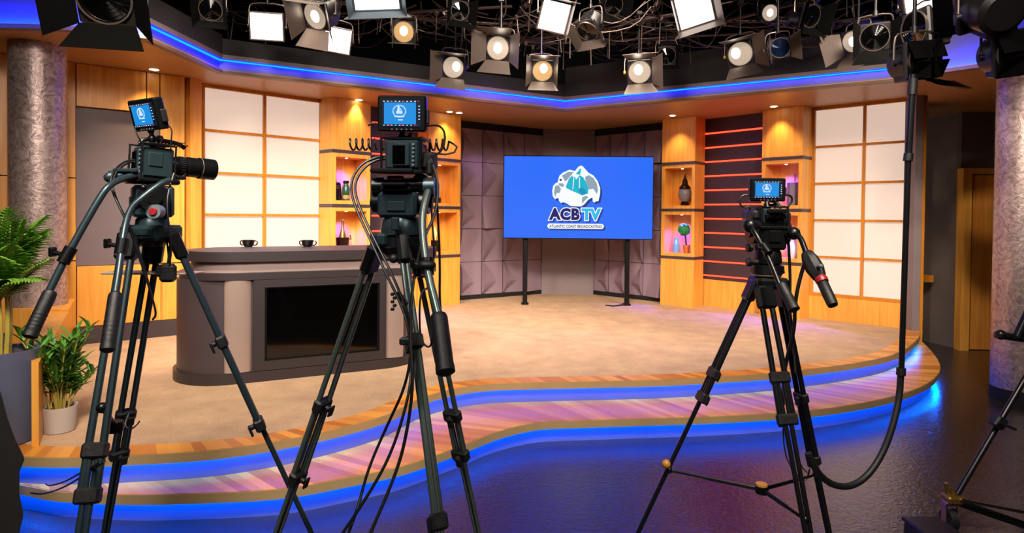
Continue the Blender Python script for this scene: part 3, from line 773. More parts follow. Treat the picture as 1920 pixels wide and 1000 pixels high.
layer(Q([(290, 340), (340, 340), (360, 360), (340, 385), (300, 365)]), 3, 'pic_grey', 'emblem_beak')
layer(Q([(300, 290), (325, 285), (330, 305), (310, 315)]), 3, 'pic_shadow', 'emblem_eye')
layer(Q([(570, 500), (620, 480), (640, 500), (600, 540), (565, 575)]), 3, 'pic_grey', 'emblem_tail')
layer(Q([(490, 245), (440, 255), (410, 290), (375, 380), (390, 400), (540, 465), (570, 480), (640, 455), (640, 400), (610, 320), (580, 265), (540, 245), (555, 170), (540, 165), (505, 215)]), 4, 'pic_teal', 'emblem_gourd')
layer(Q([(530, 400), (560, 385), (600, 405), (620, 440), (600, 465), (565, 470), (530, 440)]), 5, 'pic_tealdark', 'emblem_gourd')
for a, b in (((465, 270), (455, 410)), ((530, 270), (532, 395))):
    layer(Q([a, (a[0] + 9, a[1]), (b[0] + 9, b[1]), b]), 5, 'pic_white', 'emblem_line')
layer(Q([(450, 215), (480, 225), (540, 240), (520, 262), (500, 255), (495, 295), (485, 262), (455, 262)]), 6, 'pic_white', 'emblem_line')
def text_mesh(s, size, bold, mx, name, m_, parent, align='LEFT', sx=1.0, sp=1.0):
    cu = bpy.data.curves.new(name, 'FONT'); cu.body = s; cu.size = size; cu.offset = bold; cu.align_x = align; cu.space_character = sp
    cu.resolution_u = 4
    ob = bpy.data.objects.new(name, cu); COL.objects.link(ob)
    dg_ = bpy.context.evaluated_depsgraph_get(); me0 = bpy.data.meshes.new_from_object(ob.evaluated_get(dg_))
    bpy.data.objects.remove(ob); bpy.data.curves.remove(cu)
    mb = MB(); mb.add([mx @ Vector((v.co.x * sx, 0, v.co.y)) for v in me0.vertices], [tuple(p.vertices) for p in me0.polygons])
    w = max(v.co.x for v in me0.vertices) * sx
    bpy.data.meshes.remove(me0)
    return mb.build(name, m_, parent, smooth=0), w
SZ = 28 * LS
def logo_text(k, m1, m2, bold, off=(0, 0)):
    y = TVY - .0011 * k
    z = LZ + (404.5 - 411.5 - off[1]) * LS
    x0 = LX + (1031.5 - 1080 + off[0]) * LS
    text_mesh('ACB', SZ, bold, Matrix.Translation((x0, y, z)), 'lettering', m1, tv, sx=.96, sp=1.08)
    text_mesh('TV', SZ, bold, Matrix.Translation((x0 + 60.0 * LS, y, z)), 'lettering', m2, tv, sx=.98)
logo_text(1, 'pic_shadow', 'pic_shadow', .022, (3.5, 3.0)); logo_text(2.5, 'pic_white', 'pic_white', .028); logo_text(7, 'pic_navy', 'pic_cyan', .0135)
pill = []
for k in range(24):
    a = 2 * PI * k / 24; pill.append(((48 if math.cos(a) > 0 else -48) + 5 * math.cos(a) - .5, -20 + 5 * math.sin(a)))
layer(pill, 1, 'pic_shadow', 'caption_plate', (3, 3)); layer(pill, 3, 'pic_white', 'caption_plate')
text_mesh('ATLANTIC COAST BROADCASTING', 7.6 * LS, .0012, Matrix.Translation((LX - .5 * LS, TVY - .0065, LZ - 22.8 * LS)), 'lettering', 'pic_navy', tv, 'CENTER', .80)

# ================================================================ things in the niches
def niche_pt(T, fu, fv, k): 
    p = T['A'] + T['d'] * (T['L'] * fu) + T['n'] * (T['depth'] * fv); z = (BANDS[1][1] if k == 0 else BANDS[2][1]) + .0502
    return Vector((p.x, p.y, z))
def L_at(p): return Matrix.Translation(p)
M['brass'] = mat('antique_gold', '9a7a3a', 0.3, 0.85, var=.3); M['green_glass'] = mat('dark_green_glass', '1d4a24', 0.12, var=.2)
M['candle'] = mat('ivory_wax', 'efe6dc', 0.5); M['bronze'] = mat('dark_bronze', '30221a', 0.25, 0.8); M['smoke_glass'] = mat('smoky_glass', '77747a', 0.12)
M['leaf'] = mat('leaf_green', '6a9a34', 0.42, var=.45, vscale=9); M['leaf_dark'] = mat('dark_leaf_green', '4a7d2a', 0.4, var=.45, vscale=9)
M['topiary'] = mat('clipped_green_foliage', '1d7a3c', 0.7, bump=1.0, bscale=60); M['terracotta'] = mat('terracotta', 'c0662e', 0.7)
M['blue_glass'] = mat('pale_blue_glass', '6f9fe0', 0.1); M['bulb'] = emit('warm_filament_glass', (1, .55, .2), 1.6, 'c09050')
M['grey_box'] = mat('grey_enamel', '6d6570', 0.5); M['white_vase'] = mat('white_porcelain', 'd8d4dc', 0.25)
M['label_tan'] = mat('tan_paper_label', '9c7a3c', 0.6)
p = niche_pt(TL1, .30, .45, 0)
t = thing('handheld_radio', 'black handheld radio with long aerial in the upper niche beside the backlit wall', 'radio', p)
MB(L_at(p)).box((0, 0, .13), (.085, .05, .26), (0, math.radians(-6), 0), bev=.015).build('body', 'metal_dark', t)
MB(L_at(p)).cyl((-.03, 0, .25), (-.045, 0, .45), .007, .004, 8).build('aerial', 'metal_dark', t)
mb = MB(L_at(p))
for z in (.17, .19, .21): mb.box((.0, -.028, z), (.05, .004, .006))
mb.build('speaker_grille', 'brass', t)
p = niche_pt(TL1, .52, .5, 0)
t = thing('bottle', 'short green glass bottle beside the handheld radio', 'bottle', p)
MB(L_at(p)).lathe([(.001, 0), (.05, 0), (.055, .02), (.055, .18), (.045, .21), (.035, .23), (.035, .25), (.001, .25)], 20).build('glass', 'green_glass', t)
MB(L_at(p)).lathe([(.038, .25), (.042, .255), (.042, .285), (.036, .29)], 20).build('cap', 'bronze', t)
MB(L_at(p)).lathe([(.0555, .03), (.0562, .03), (.0562, .08), (.0555, .08)], 20).build('label_band', 'label_tan', t)
p = niche_pt(TL1, .42, .45, 1)
t = thing('champagne_bottle', 'gold champagne bottle in a gold cooler inside the lower left niche', 'bottle', p)
MB(L_at(p)).lathe([(.03, .12), (.05, .14), (.05, .27), (.03, .34), (.018, .38), (.018, .47), (.022, .47), (.022, .50), (.012, .505)], 20).build('glass', 'brass', t)
mb = MB(L_at(p)); mb.lathe([(.07, 0), (.078, .02), (.095, .24), (.1, .25), (.09, .25), (.07, .05)], 24, caps=False)
mb.tube([(-.095, 0, .23), (-.12, 0, .22), (-.11, 0, .28), (-.09, 0, .27)], .008, 8); mb.tube([(.095, 0, .23), (.12, 0, .22), (.11, 0, .28), (.09, 0, .27)], .008, 8)
mb.build('cooler', 'bronze', t)
p = niche_pt(TL2, .42, .45, 0)
t = thing('candle_lantern', 'lantern with a white candle in the upper niche nearest the moulded wall', 'lantern', p)
MB(L_at(p)).lathe([(.0001, .09), (.06, .09), (.062, .33), (.05, .345), (.0001, .345)], 20, caps=False).build('candle', 'candle', t)
mb = MB(L_at(p)); mb.box((0, 0, .045), (.15, .12, .09), bev=.01)
mb.cyl((0, 0, .34), (0, 0, .44), .004, n=6)
for k in range(4):
    a = PI / 4 + PI / 2 * k; mb.cyl((.075 * math.cos(a), .075 * math.sin(a), .02), (.07 * math.cos(a), .07 * math.sin(a), .34), .004, n=6)
mb.build('stand', 'bronze', t)
p = niche_pt(TL2, .38, .45, 1)
t = thing('bulb_lamp', 'small lamp with a bare filament bulb on a dark block', 'lamp', p)
MB(L_at(p)).box((0, 0, .09), (.15, .12, .18), bev=.01).build('base', 'bronze', t)
MB(L_at(p)).lathe([(.014, .18), (.016, .20), (.03, .25), (.036, .29), (.028, .33), (.01, .37), (.003, .40)], 16).build('bulb', 'bulb', t)
p = niche_pt(TR1, .56, .5, 0)
t = thing('moroccan_lantern', 'dark bulbous metal and glass lantern in the niche above the topiary', 'lantern', p)
MB(L_at(p)).lathe([(.06, .0), (.075, .02), (.055, .06), (.05, .07)], 24).build('foot', 'bronze', t)
MB(L_at(p)).lathe([(.055, .07), (.095, .12), (.11, .19), (.1, .25), (.08, .28)], 24).build('glass_body', 'smoke_glass', t)
MB(L_at(p)).lathe([(.1, .275), (.085, .31), (.05, .35), (.042, .41), (.022, .45), (.012, .49), (.004, .54)], 24).build('cap', 'bronze', t)
p = niche_pt(TR1, .66, .4, 1)
t = thing('topiary', 'green ball topiary in a small terracotta pot, violet-lit niche', 'potted plant', p)
MB(L_at(p)).lathe([(.035, 0), (.055, .1), (.06, .1), (.06, .13), (.05, .13)], 20).build('pot', 'terracotta', t)
MB(L_at(p)).cyl((0, 0, .1), (-.02, 0, .3), .012).build('stem', 'bronze', t)
mb = MB(L_at(p)); mb.sphere((-.04, 0, .38), .095, 10)
for k in range(26):
    v = Vector((random.gauss(0, 1), random.gauss(0, 1), random.gauss(0, 1))).normalized() * .085; mb.sphere(Vector((-.04, 0, .38)) + v, .024, 5)
mb.build('foliage', 'topiary', t)
p = niche_pt(TR1, .36, .35, 1)
o = MB(L_at(p)).lathe([(.001, 0), (.05, 0), (.055, .02), (.055, .13), (.045, .17), (.03, .22), (.028, .25), (.001, .25)], 20).build('jar', 'blue_glass')
tag(o, 'pale blue glass jar standing beside the topiary pot', 'jar')
p = niche_pt(TR2, .68, .45, 0)
t = thing('keepsake_box', 'upright grey box with a stick on top, behind the right camera monitor', 'box', p)
MB(L_at(p)).box((0, 0, .17), (.15, .1, .34), bev=.008).build('body', 'grey_box', t)
MB(L_at(p)).cyl((.02, 0, .34), (.02, 0, .46), .006, n=8).build('stick', 'metal_dark', t)
p = niche_pt(TR2, .70, .45, 1)
o = MB(L_at(p)).lathe([(.001, 0), (.05, 0), (.09, .08), (.085, .17), (.04, .24), (.045, .28), (.035, .28)], 24).build('vase', 'white_vase')
tag(o, 'white rounded vase in the lower violet niche behind the right camera', 'vase')

# ================================================================ plants
M['stalk'] = mat('yellow_green_stalk', '9a8a3c', 0.5, var=.3); M['soil'] = mat('bark_soil', '4a3420', 0.95, bump=1, bscale=40)
M['planter'] = mat('slate_blue_planter', '4c5064', 0.35, var=.08); M['pot'] = mat('pale_stone_pot', 'a69a92', 0.6, bump=.1)
def blade(mb, base, d, L, w, droop, up=Vector((0, 0, 1)), fold=.25):
    d = Vector(d).normalized(); side = d.cross(up)
    if side.length < .05: side = d.orthogonal()
    side.normalize(); n = 5; vs = []; fs = []
    p = Vector(base); dirn = d.copy()
    for i in range(n + 1):
        t = i / n; ww = w * (math.sin(PI * min(1, .12 + t * .88)) ** .7) if i < n else .0005
        nrm = side.cross(dirn).normalized()
        vs += [p - side * ww * .5 + nrm * ww * fold, p, p + side * ww * .5 + nrm * ww * fold]
        dirn = (dirn + Vector((0, 0, -droop / n))).normalized(); p = p + dirn * (L / n)
    for i in range(n):
        a = i * 3; fs += [(a, a + 1, a + 4, a + 3), (a + 1, a + 2, a + 5, a + 4)]
    mb.add(vs, fs)
def frond(mb, ms, base, d, L, droop, nleaf=18, ll=.22, w=.02):
    d = Vector(d).normalized(); pts = [Vector(base)]; dirs = [d]; n = 16
    for i in range(n):
        d = (d + Vector((0, 0, -droop / n))).normalized(); pts.append(pts[-1] + d * (L / n)); dirs.append(d)
    ms.tube(pts, .004, 5, rads=[.006 * (1 - .7 * i / n) for i in range(n + 1)])
    for k in range(nleaf):
        t = .22 + .78 * k / (nleaf - 1); i = min(n - 1, int(t * n)); p = pts[i].lerp(pts[i + 1], t * n - i); dr = dirs[i]
        side = dr.cross(Vector((0, 0, 1)))
        if side.length < .1: side = Vector((1, 0, 0))
        side.normalize(); s_ = math.sin(PI * (.15 + .75 * t)) * ll * random.uniform(.85, 1.1)
        for sg in (-1, 1):
            blade(mb, p, dr * .75 + side * sg * .8 + Vector((0, 0, .25)), s_, w, .9)
pc = Vector((at(6, 665, 3.95).x, 3.95, ZS))
t = thing('potted_palm', 'tall areca palm in a slate blue planter in front of the column', 'potted palm', pc)
MB(L_at(pc)).lathe([(.155, 0), (.165, .01), (.192, .575), (.192, .585), (.17, .585), (.165, .53), (.001, .53)], 48, caps=False).build('planter', 'planter', t)
MB(L_at(pc)).lathe([(.001, .545), (.165, .54)], 32, caps=False).build('soil', 'soil', t)
mf, ms = MB(), MB()
for k in range(11):
    a = random.uniform(0, 2 * PI); r = random.uniform(.02, .09); b = pc + Vector((r * math.cos(a), r * math.sin(a), .53))
    top = b + Vector((.25 * r * math.cos(a), .25 * r * math.sin(a), random.uniform(.38, .56)))
    ms.tube([b, (b + top) / 2 + Vector((.01, 0, 0)), top], .012, 7, 1, rads=[.016, .013, .009])
    for j in range(5):
        a2 = a + random.uniform(-1.9, 1.9); el = random.uniform(1.2, 5) if j > 1 else random.uniform(3, 9)
        frond(mf, ms, top - Vector((0, 0, .025 * j)), (math.cos(a2), math.sin(a2), el), random.uniform(.30, .46), random.uniform(.8, 1.6), 16, .165, .026)
mf.build('fronds', 'leaf', t, smooth=0); ms.build('canes', 'stalk', t)
sp = atz(112, 808, ZS); sp.z = ZS
t = thing('potted_plant', 'small leafy plant in a pale round pot on the stage', 'potted plant', sp)
MB(L_at(sp)).lathe([(.082, 0), (.09, .005), (.102, .165), (.102, .17), (.094, .17), (.09, .15), (.001, .15)], 40, caps=False).build('pot', 'pot', t)
MB(L_at(sp)).lathe([(.001, .155), (.09, .152)], 32, caps=False).build('soil', 'soil', t)
mf, ms = MB(), MB()
for k in range(20):
    a = 2.4 * k; r = random.uniform(.01, .055); b = sp + Vector((r * math.cos(a), r * math.sin(a), .15))
    H = random.uniform(.22, .50) * (1.15 if k % 3 == 0 else .9); lean = Vector((math.cos(a), math.sin(a), 0)) * random.uniform(.03, .17)
    pts = [b, b + lean * .3 + Vector((0, 0, H * .5)), b + lean + Vector((0, 0, H))]; ms.tube(pts, .005, 6, 2, rads=[.006, .005, .004])
    for j in range(20):
        tt = .35 + .65 * j / 19; q = b + lean * tt * tt + Vector((0, 0, H * tt)); aa = j * 2.4 + k
        blade(mf, q, (math.cos(aa), math.sin(aa), .5 + 1.5 * tt), random.uniform(.10, .17), .028, .8)
mf.build('leaves', 'leaf_dark', t, smooth=0); ms.build('stems', 'stalk', t)

# black cloth hanging over a low case at the front left corner
M['cloth'] = mat('black_cloth', '050506', 0.85, bump=.4, bscale=12)
pl_px = [(-120, 705), (-20, 722), (4, 745), (14, 785), (28, 825), (46, 862), (37, 885), (36, 925), (44, 966), (34, 1010), (20, 1090), (-120, 1090)]
front = [at(x, y, 3.28) for x, y in pl_px]
mb = MB(); n = len(front)
for j in range(1, 4):
    pass
rows = []
for dY, sc in ((0, 1.0), (.03, 1.02), (.28, 1.02), (.33, .97)):
    c = sum(front, Vector()) / n; rows.append([c + (p - c) * sc + Vector((-dY * .95, dY, 0)) for p in front])
vs = [p for r in rows for p in r]; fs = [tuple(range(n)), tuple(range(4 * n - 1, 3 * n - 1, -1))]
for r in range(3):
    for i in range(n): j = (i + 1) % n; fs.append((r * n + i, r * n + j, (r + 1) * n + j, (r + 1) * n + i))
for i, v in enumerate(vs): v.z = max(v.z, 0.0)
mb.add(vs, fs)
tag(mb.build('black_drape', 'cloth'), 'black cloth draped beside the slate blue planter in the corner', 'cloth')
# ================================================================ broadcast tripods and cameras
M['rig'] = mat('dark_teal_metal', '2a3a40', 0.32, 0.45, var=.15); M['rig_black'] = mat('satin_black_metal', '0e1012', 0.32, 0.35, var=.2)
M['tube_grey'] = mat('graphite_tube', '5c6a66', 0.3, 0.6); M['rubber'] = mat('black_rubber', '0a0b0d', 0.55, bump=.2)
M['tube_black'] = mat('black_tube', '1c1d20', 0.28, 0.5)
M['knob_grey'] = mat('grey_knob', '5c6a70', 0.4); M['knob_red'] = mat('red_knob', '8a1820', 0.4); M['cable'] = mat('black_cable', '08090b', 0.4)
M['white_tip'] = mat('pale_metal_trim', 'b8a898', 0.35, .5)
M['hud'] = emit('viewfinder_blue', lin('1a8ee0'), 1.0, '000000'); M['hud_dark'] = emit('viewfinder_dark', lin('0a1c34'), 1.0, '000000')
M['hud_white'] = emit('viewfinder_white', lin('cfeaff'), 1.0, '000000'); M['hud_red'] = emit('viewfinder_red', lin('b0203c'), 1.0, '000000')
def row_t(a, b, py):
    lo, hi = 0.0, 1.0
    for _ in range(30):
        m_ = (lo + hi) / 2
        if project(a.lerp(b, m_))[1] < py: lo = m_
        else: hi = m_
    return lo
def foot_on(x0, y0, x1, y1, Y):      # foot on the floor at depth Y on the picture line of the leg
    z = 0.0; py = 500.0
    for _ in range(20):
        px = x0 + (x1 - x0) * (py - y0) / (y1 - y0); p = at(px, py, Y); q = Vector((p.x, Y, 0)); py = project(q)[1]
    return q
def leg(parent, top, foot, m_, r=.013, sep=.05, t1=.45, t2=.62, single=False, sdir=None):
    h = Vector((foot.x - top.x, foot.y - top.y, 0)).normalized(); s = Vector(sdir or (-h.y, h.x, 0)).normalized() * sep / 2; d = (foot - top).normalized()
    mb = MB()
    for k in (-1, 1):
        mb.cyl(top + s * k * .75, top.lerp(foot, t2) + s * k, r, n=12)
    if single: mb.cyl(top.lerp(foot, t1), foot + Vector((0, 0, .03)), r * .85, n=12)
    else:
        for k in (-1, 1): mb.cyl(top.lerp(foot, t1) + s * k * .5, foot + s * k * .35 + Vector((0, 0, .03)), r * .8, n=12)
    o = mb.build('leg', m_, parent)
    fm = lambda t: frame_mat(top.lerp(foot, t), d, h.cross(Vector((0, 0, 1))).cross(d))
    for t, nm in ((t1, 'leg_clamp'), (t2, 'leg_clamp')):
        mb = MB(fm(t)); mb.box((0, 0, 0), (sep + .034, .055, .042), bev=.008)
        mb.cyl((0, 0, 0), (0, 0, -.04), .012, n=12); mb.box((.012, .01, -.042), (.03, .05, .010), bev=.004)
        mb.build(nm, 'rubber', o)
    mb = MB(); mb.lathe([(.016, .0), (.03, .004), (.032, .02), (.018, .05), (.001, .05)], 16, Matrix.Translation(foot)); mb.build('rubber_foot', 'rubber', o)
    mb = MB(fm(.02)); mb.box((0, .02, 0), (sep + .03, .12, .05), bev=.012); mb.build('leg_socket', 'rig_black', o)
    return o
def spreader(parent, hub, ends, m_='rig_black'):
    mb = MB(); mb.lathe([(.001, -.02), (.03, -.02), (.035, 0), (.03, .02), (.001, .02)], 16, Matrix.Translation(hub)); h = mb.build('spreader_hub', m_, parent)
    for e in ends:
        mb = MB(); mb.cyl(hub, hub.lerp(e, .6), .011, n=10); mb.cyl(hub.lerp(e, .5), e, .008, n=10); mb.sphere(e, .02, 8); mb.build('spreader_arm', m_, parent)
def handle(parent, pts, r, g0, g1, gr, m_='rig', clamp=None, ribbed=True):
    o = MB().tube(pts, r, 12, 2).build('pan_handle', m_, parent)
    L = (g1 - g0).length; prof = [(0, r * 1.05), (.03, gr * .9), (.08, gr)]
    for k in range(10):
        a = .12 + .74 * k / 10; prof += [(a, gr), (a + .03, gr * (1.05 if ribbed and k > 4 else 1)), (a + .05, gr)]
    prof += [(.9, gr * 1.06), (.97, gr * 1.06), (1.0, gr * .7)]
    MB().lathe_ab(g0, g1, prof, 20).build('grip', 'rubber', o)
    if clamp:
        c, d = clamp; mb = MB(); d = d.normalized(); mb.cyl(c - d * .03, c + d * .03, r * 1.7, n=14); s = d.orthogonal().normalized(); mb.cyl(c, c + Vector((-.05, 0, .01)), .008, n=8); mb.box(c + Vector((-.052, 0, .012)), (.016, .03, .035), bev=.004)
        mb.build('handle_clamp', 'rig_black', o)
    return o
def monitor(label, c, fwd, w, h, dpt, group, up=(0, 0, 1), cord_label=None):
    mx = frame_mat(c, fwd, up)
    t = thing('field_monitor', label, 'monitor', Vector(c), group=group)
    mb = MB(mx); mb.box((0, 0, 0), (w, dpt, h), bev=.006); mb.box((0, dpt * .5, 0), (w * .8, .012, h * .75), bev=.004); mb.build('housing', 'rig_black', t)
    mb = MB(mx); mb.box((-.0, -dpt / 2 - .0005, .0), (w * .80, .003, h * .74)); scr = mb.build('screen', 'hud_dark', t, smooth=0)
    y = -dpt / 2 - .003
    mb = MB(mx); mb.box((-.006, y, 0), (w * .66, .002, h * .60), bev=.0009); mb.build('picture', 'hud', scr, smooth=0)
    mb = MB(mx); y -= .0018
    for k in range(26):
        a = 2 * PI * k / 26; rr = h * .16; mb.box((-.008 + rr * 1.1 * math.cos(a), y, rr * math.sin(a) + .008), (.005, .001, .0035), (0, -a, 0))
    for k in range(5): mb.box((-.008 + w * .02 * (k - 2), y, .012 - .003 * abs(k - 2)), (w * .012, .001, h * (.20 - .03 * abs(k - 2))))
    mb.box((-.008, y, .004), (w * .13, .001, h * .06)); mb.box((-.008, y, -.012), (w * .2, .001, h * .035)); mb.box((-.004, y, -.025), (w * .1, .001, h * .03)); mb.box((-.012, y, .018), (w * .03, .001, h * .14))
    for k in range(9): mb.box((w * (-.36 + .08 * k), y, h * .33), (w * .035, .001, .003)); mb.box((w * (-.36 + .08 * k), y, -h * .33), (w * .03, .001, .003))
    for k in range(5): mb.box((w * .365, y, h * (.2 - .09 * k)), (w * .03, .001, .004))
    mb.build('overlay_marks', 'hud_white', scr, smooth=0)
    mb = MB(mx)
    for k in (-2, 0, 2.4): mb.box((w * .12 * k, y, -h * .33), (w * .05, .0012, .005)); mb.box((w * .12 * k + .01, y, h * .33), (w * .04, .0012, .004))
    mb.build('red_marks', 'hud_red', scr, smooth=0)
    mb = MB(mx)
    for k in range(5): mb.cyl((w * (-.2 + .1 * k), -dpt / 2, -h * .44), (w * (-.2 + .1 * k), -dpt / 2 - .003, -h * .44), .003, n=8)
    mb.build('button', 'knob_grey', t)
    mb = MB(mx)
    mb.box((w / 2 + .004, .004, -.01), (.012, dpt * .6, h * .4), bev=.003); mb.build('connector_block', 'rubber', t)
    return t, mx
def cam_body(label, c, fwd, w, h, l, lens=None, up=(0, 0, 1), group='broadcast cameras', red=False):
    mx = frame_mat(c, fwd, up)
    t = thing('broadcast_camera', label, 'camera', Vector(c), group=group)
    mb = MB(mx); mb.box((0, 0, 0), (w, l, h), bev=.008); mb.box((0, -l / 2 - .004, 0), (w * .5, .012, h * .8), bev=.004)
    mb.box((w * .42, -l * .1, .01), (w * .25, l * .5, h * .5), bev=.006); b = mb.build('body', 'rig', t)
    mb = MB(mx); mb.box((-.008, -l / 2 - .012, .0), (w * .36, .003, h * .62)); mb.build('rear_panel', 'screen_black', t)
    mb = MB(mx)         # cage rails
    for sx in (-1, 1):
        x = sx * (w / 2 + .01); mb.tube([(x, -l / 2 - .01, -h / 2 - .008), (x, -l / 2 - .01, h / 2 + .008), (x, l / 2, h / 2 + .008), (x, l / 2, -h / 2 - .008)], .005, 8)
    mb.box((0, 0, h / 2 + .01), (w + .03, l * .7, .01), bev=.003); mb.box((0, 0, -h / 2 - .012), (w + .04, l + .04, .016), bev=.004); mb.build('cage', 'rig_black', t)
    mb = MB(mx)
    for k in range(6): mb.cyl((w / 2 - .02, -l / 2, h * (.35 - .14 * k)), (w / 2 - .02, -l / 2 - .008, h * (.35 - .14 * k)), .005, n=8)
    mb.build('button', 'knob_grey', t)
    if lens:
        L, r = lens; mb = MB()
        a = mx @ Vector((0, l / 2, 0)); b2 = mx @ Vector((0, l / 2 + L, 0))
        mb.lathe_ab(a, b2, [(0, r * .6), (.05, r * .75), (.12, r * .78), (.13, r * .86), (.3, r * .86), (.31, r * .8), (.36, r * .8), (.38, r * .92), (.6, r * .92), (.61, r * .86), (.64, r * .86), (.65, r), (.99, r), (1.0, r * .95), (1.0, r * .8), (.9, r * .75)], 32)
        ln = mb.build('lens_barrel', 'rig_black', t)
        mb = MB(); mb.lathe_ab(a, b2, [(.905, .001), (.905, r * .76)], 32); mb.build('front_glass', 'screen_black', ln)
        mb = MB()
        for t0 in (.2,):
            for k in range(28):
                an = 2 * PI * k / 28; ra = r * (.865 if t0 < .3 else .925)
                q = mx @ Vector((ra * math.cos(an), l / 2 + L * t0, ra * math.sin(an))); q2 = mx @ Vector((ra * math.cos(an), l / 2 + L * (t0 + .09), ra * math.sin(an))); mb.cyl(q, q2, .0022, n=5)
        mb.build('focus_ring', 'rubber', ln)
        mb = MB(); mb.lathe_ab(a, b2, [(.655, r * 1.004), (.665, r * 1.004)], 32); mb.build('marking_ring', 'white_tip', ln)
    return t, mx
def mount_arm(parent, a, b, m_='rig_black'):
    a, b = Vector(a), Vector(b); mb = MB(); mid = a.lerp(b, .5); mb.cyl(a, b, .009, n=12); mb.sphere(mid, .017, 9); mb.sphere(b, .014, 8); mb.lathe([(.001, 0), (.02, 0), (.02, .012), (.001, .012)], 14, Matrix.Translation(a)); mb.cyl(mid, mid + Vector((.035, -.01, 0)), .006, n=8); mb.cyl(mid + Vector((.03, -.01, 0)), mid + Vector((.045, -.012, 0)), .013, n=10)
    return mb.build('mount_arm', m_, parent)
def cable(pts, r, label, name='cable', group='camera cables', it=3, cat='cable', m_='cable'):
    return tag(MB().tube(pts, r, 8, it).build(name, m_), label, cat, group)
def ppt(Y, *xy_): return [at(x, y, Y) for x, y in xy_]
def ppts(*xyY): return [at(x, y, Y) for x, y, Y in xyY]
def head(parent, c, fwd, bx, m_='rig', knob=None, drums=True, zt=None):
    """fluid head seen from behind. c: centre of tilt block, bx: (width, depth, height); below it pan drum and bowl down to zt"""
    mx = frame_mat(c, fwd); w, l, h = bx
    mb = MB(mx); mb.box((0, 0, 0), (w * .72, l, h), bev=.012); mb.box((0, -l * .45, -h * .05), (w * .34, l * .2, h * .4), bev=.004); mb.build('tilt_block', m_, parent)
    for s_ in (-1, 1):
        mb = MB(mx); mb.cyl((s_ * w * .34, 0, h * .1), (s_ * w * .52, 0, h * .1), h * .46, h * .44, 28); mb.cyl((s_ * w * .52, 0, h * .1), (s_ * (w * .52 + .012), 0, h * .1), h * .2, n=16); mb.build('drag_drum', 'rig_black', parent)
    mb = MB(mx); mb.box((0, 0, h * .62), (w * .55, l * 1.3, h * .16), bev=.006); mb.box((0, 0, h * .78), (w * .45, l * 1.6, h * .13), bev=.005); mb.build('sliding_plate', 'rig_black', parent)
    zb = c.z - h / 2
    mb = MB(Matrix.Translation((c.x, c.y, 0))); hh = zb - zt
    mb.lathe([(w * .3, zb + .004), (w * .36, zb - hh * .08), (w * .38, zb - hh * .3), (w * .38, zb - hh * .42), (w * .33, zb - hh * .46)], 28); mb.build('pan_drum', m_, parent)
    mb = MB(Matrix.Translation((c.x, c.y, 0)))
    mb.lathe([(w * .33, zb - hh * .46), (w * .44, zb - hh * .5), (w * .46, zb - hh * .72), (w * .40, zb - hh * .76), (w * .26, zb - hh), (.02, zb - hh * 1.02)], 28); mb.build('bowl', 'rig_black', parent)
    return mx

# ---------------------------------------------------------------- left camera
YA = 2.6
ta = thing('tripod', 'teal-black broadcast tripod with two pan handles in front of the left wall', 'tripod', (at(283, 440, YA).x, YA, 0), group='broadcast tripods')
legsA = [(at(243, 436, YA - .06), foot_on(243, 436, 154, 1000, 1.9), 845, 930), (at(291, 448, YA + .08), foot_on(291, 448, 199, 1000, 3.25), 778, 852), (at(322, 436, YA), foot_on(322, 436, 580, 1000, 2.9), 640, 795)]
for i, (a, b, y1, y2) in enumerate(legsA):
    leg(ta, a, b, 'rig', .0135, .05, row_t(a, b, y1), row_t(a, b, y2), single=(i == 2))
hubA = sum([a.lerp(b, .52) for a, b, _, _ in legsA], Vector()) / 3
spreader(ta, at(215, 800, 2.45), [legsA[0][0].lerp(legsA[0][1], row_t(legsA[0][0], legsA[0][1], 765)), legsA[1][0].lerp(legsA[1][1], row_t(legsA[1][0], legsA[1][1], 790))])
hA = at(286, 378, YA); ztA = at(286, 462, YA).z
head(ta, hA, (.82, .57, 0), (.17, .15, .13), zt=ztA)
mb = MB(frame_mat(at(284, 436, YA), (.25, 1, 0))); mb.box((0, 0, 0), (.19, .15, .062), bev=.012); mb.box((0, -.07, .004), (.15, .02, .035), bev=.006); mb.build('leg_yoke', 'rig', ta)
k0 = at(296, 397, YA - .10); mb = MB(); mb.cyl(k0, k0 + Vector((.012, -.055, 0)), .029, .027, 24); kn = mb.build('counterbalance_knob', 'knob_grey', ta)
mb = MB(); mb.cyl(k0 + Vector((.012, -.054, 0)), k0 + Vector((.0135, -.062, 0)), .016, .013, 20); mb.build('red_cap', 'knob_red', kn)
mb = MB(); mb.tube(ppt(YA - .09, (240, 400), (252, 388), (268, 368), (270, 352)), .008, 8, 2); mb.sphere(at(269, 352, YA - .09), .013, 8); mb.build('lock_lever', 'rig_black', ta)
handle(ta, ppts((265, 328, 2.52), (236, 332, 2.45), (205, 346, 2.36), (186, 372, 2.33), (125, 480, 2.25), (93, 545, 2.2)), .0125, at(96, 545, 2.2), at(54, 634, 2.12), .0225, clamp=(at(126, 479, 2.25), at(186, 372, 2.33) - at(125, 480, 2.25)))
handle(ta, ppts((318, 338, 2.5), (300, 345, 2.46), (262, 374, 2.4), (244, 392, 2.38), (232, 430, 2.35), (224, 500, 2.27), (216, 553, 2.22)), .0125, at(217, 548, 2.22), at(201, 660, 2.12), .0225, clamp=(at(228, 463, 2.31), Vector((0, -.3, -1))))
mb = MB(); mb.cyl(at(205, 333, 2.48), at(268, 326, 2.53), .026, n=20); mb.sphere(at(205, 333, 2.48), .02, 8); mb.box(at(236, 320, 2.48), (.09, .03, .015), bev=.004); mb.build('handle_bracket', 'rig', ta)
ca, mxa = cam_body('box camera with long black lens on the tripod by the left wall', at(288, 306, YA), (.62, .78, -.05), .10, .125, .12, lens=(.19, .046))
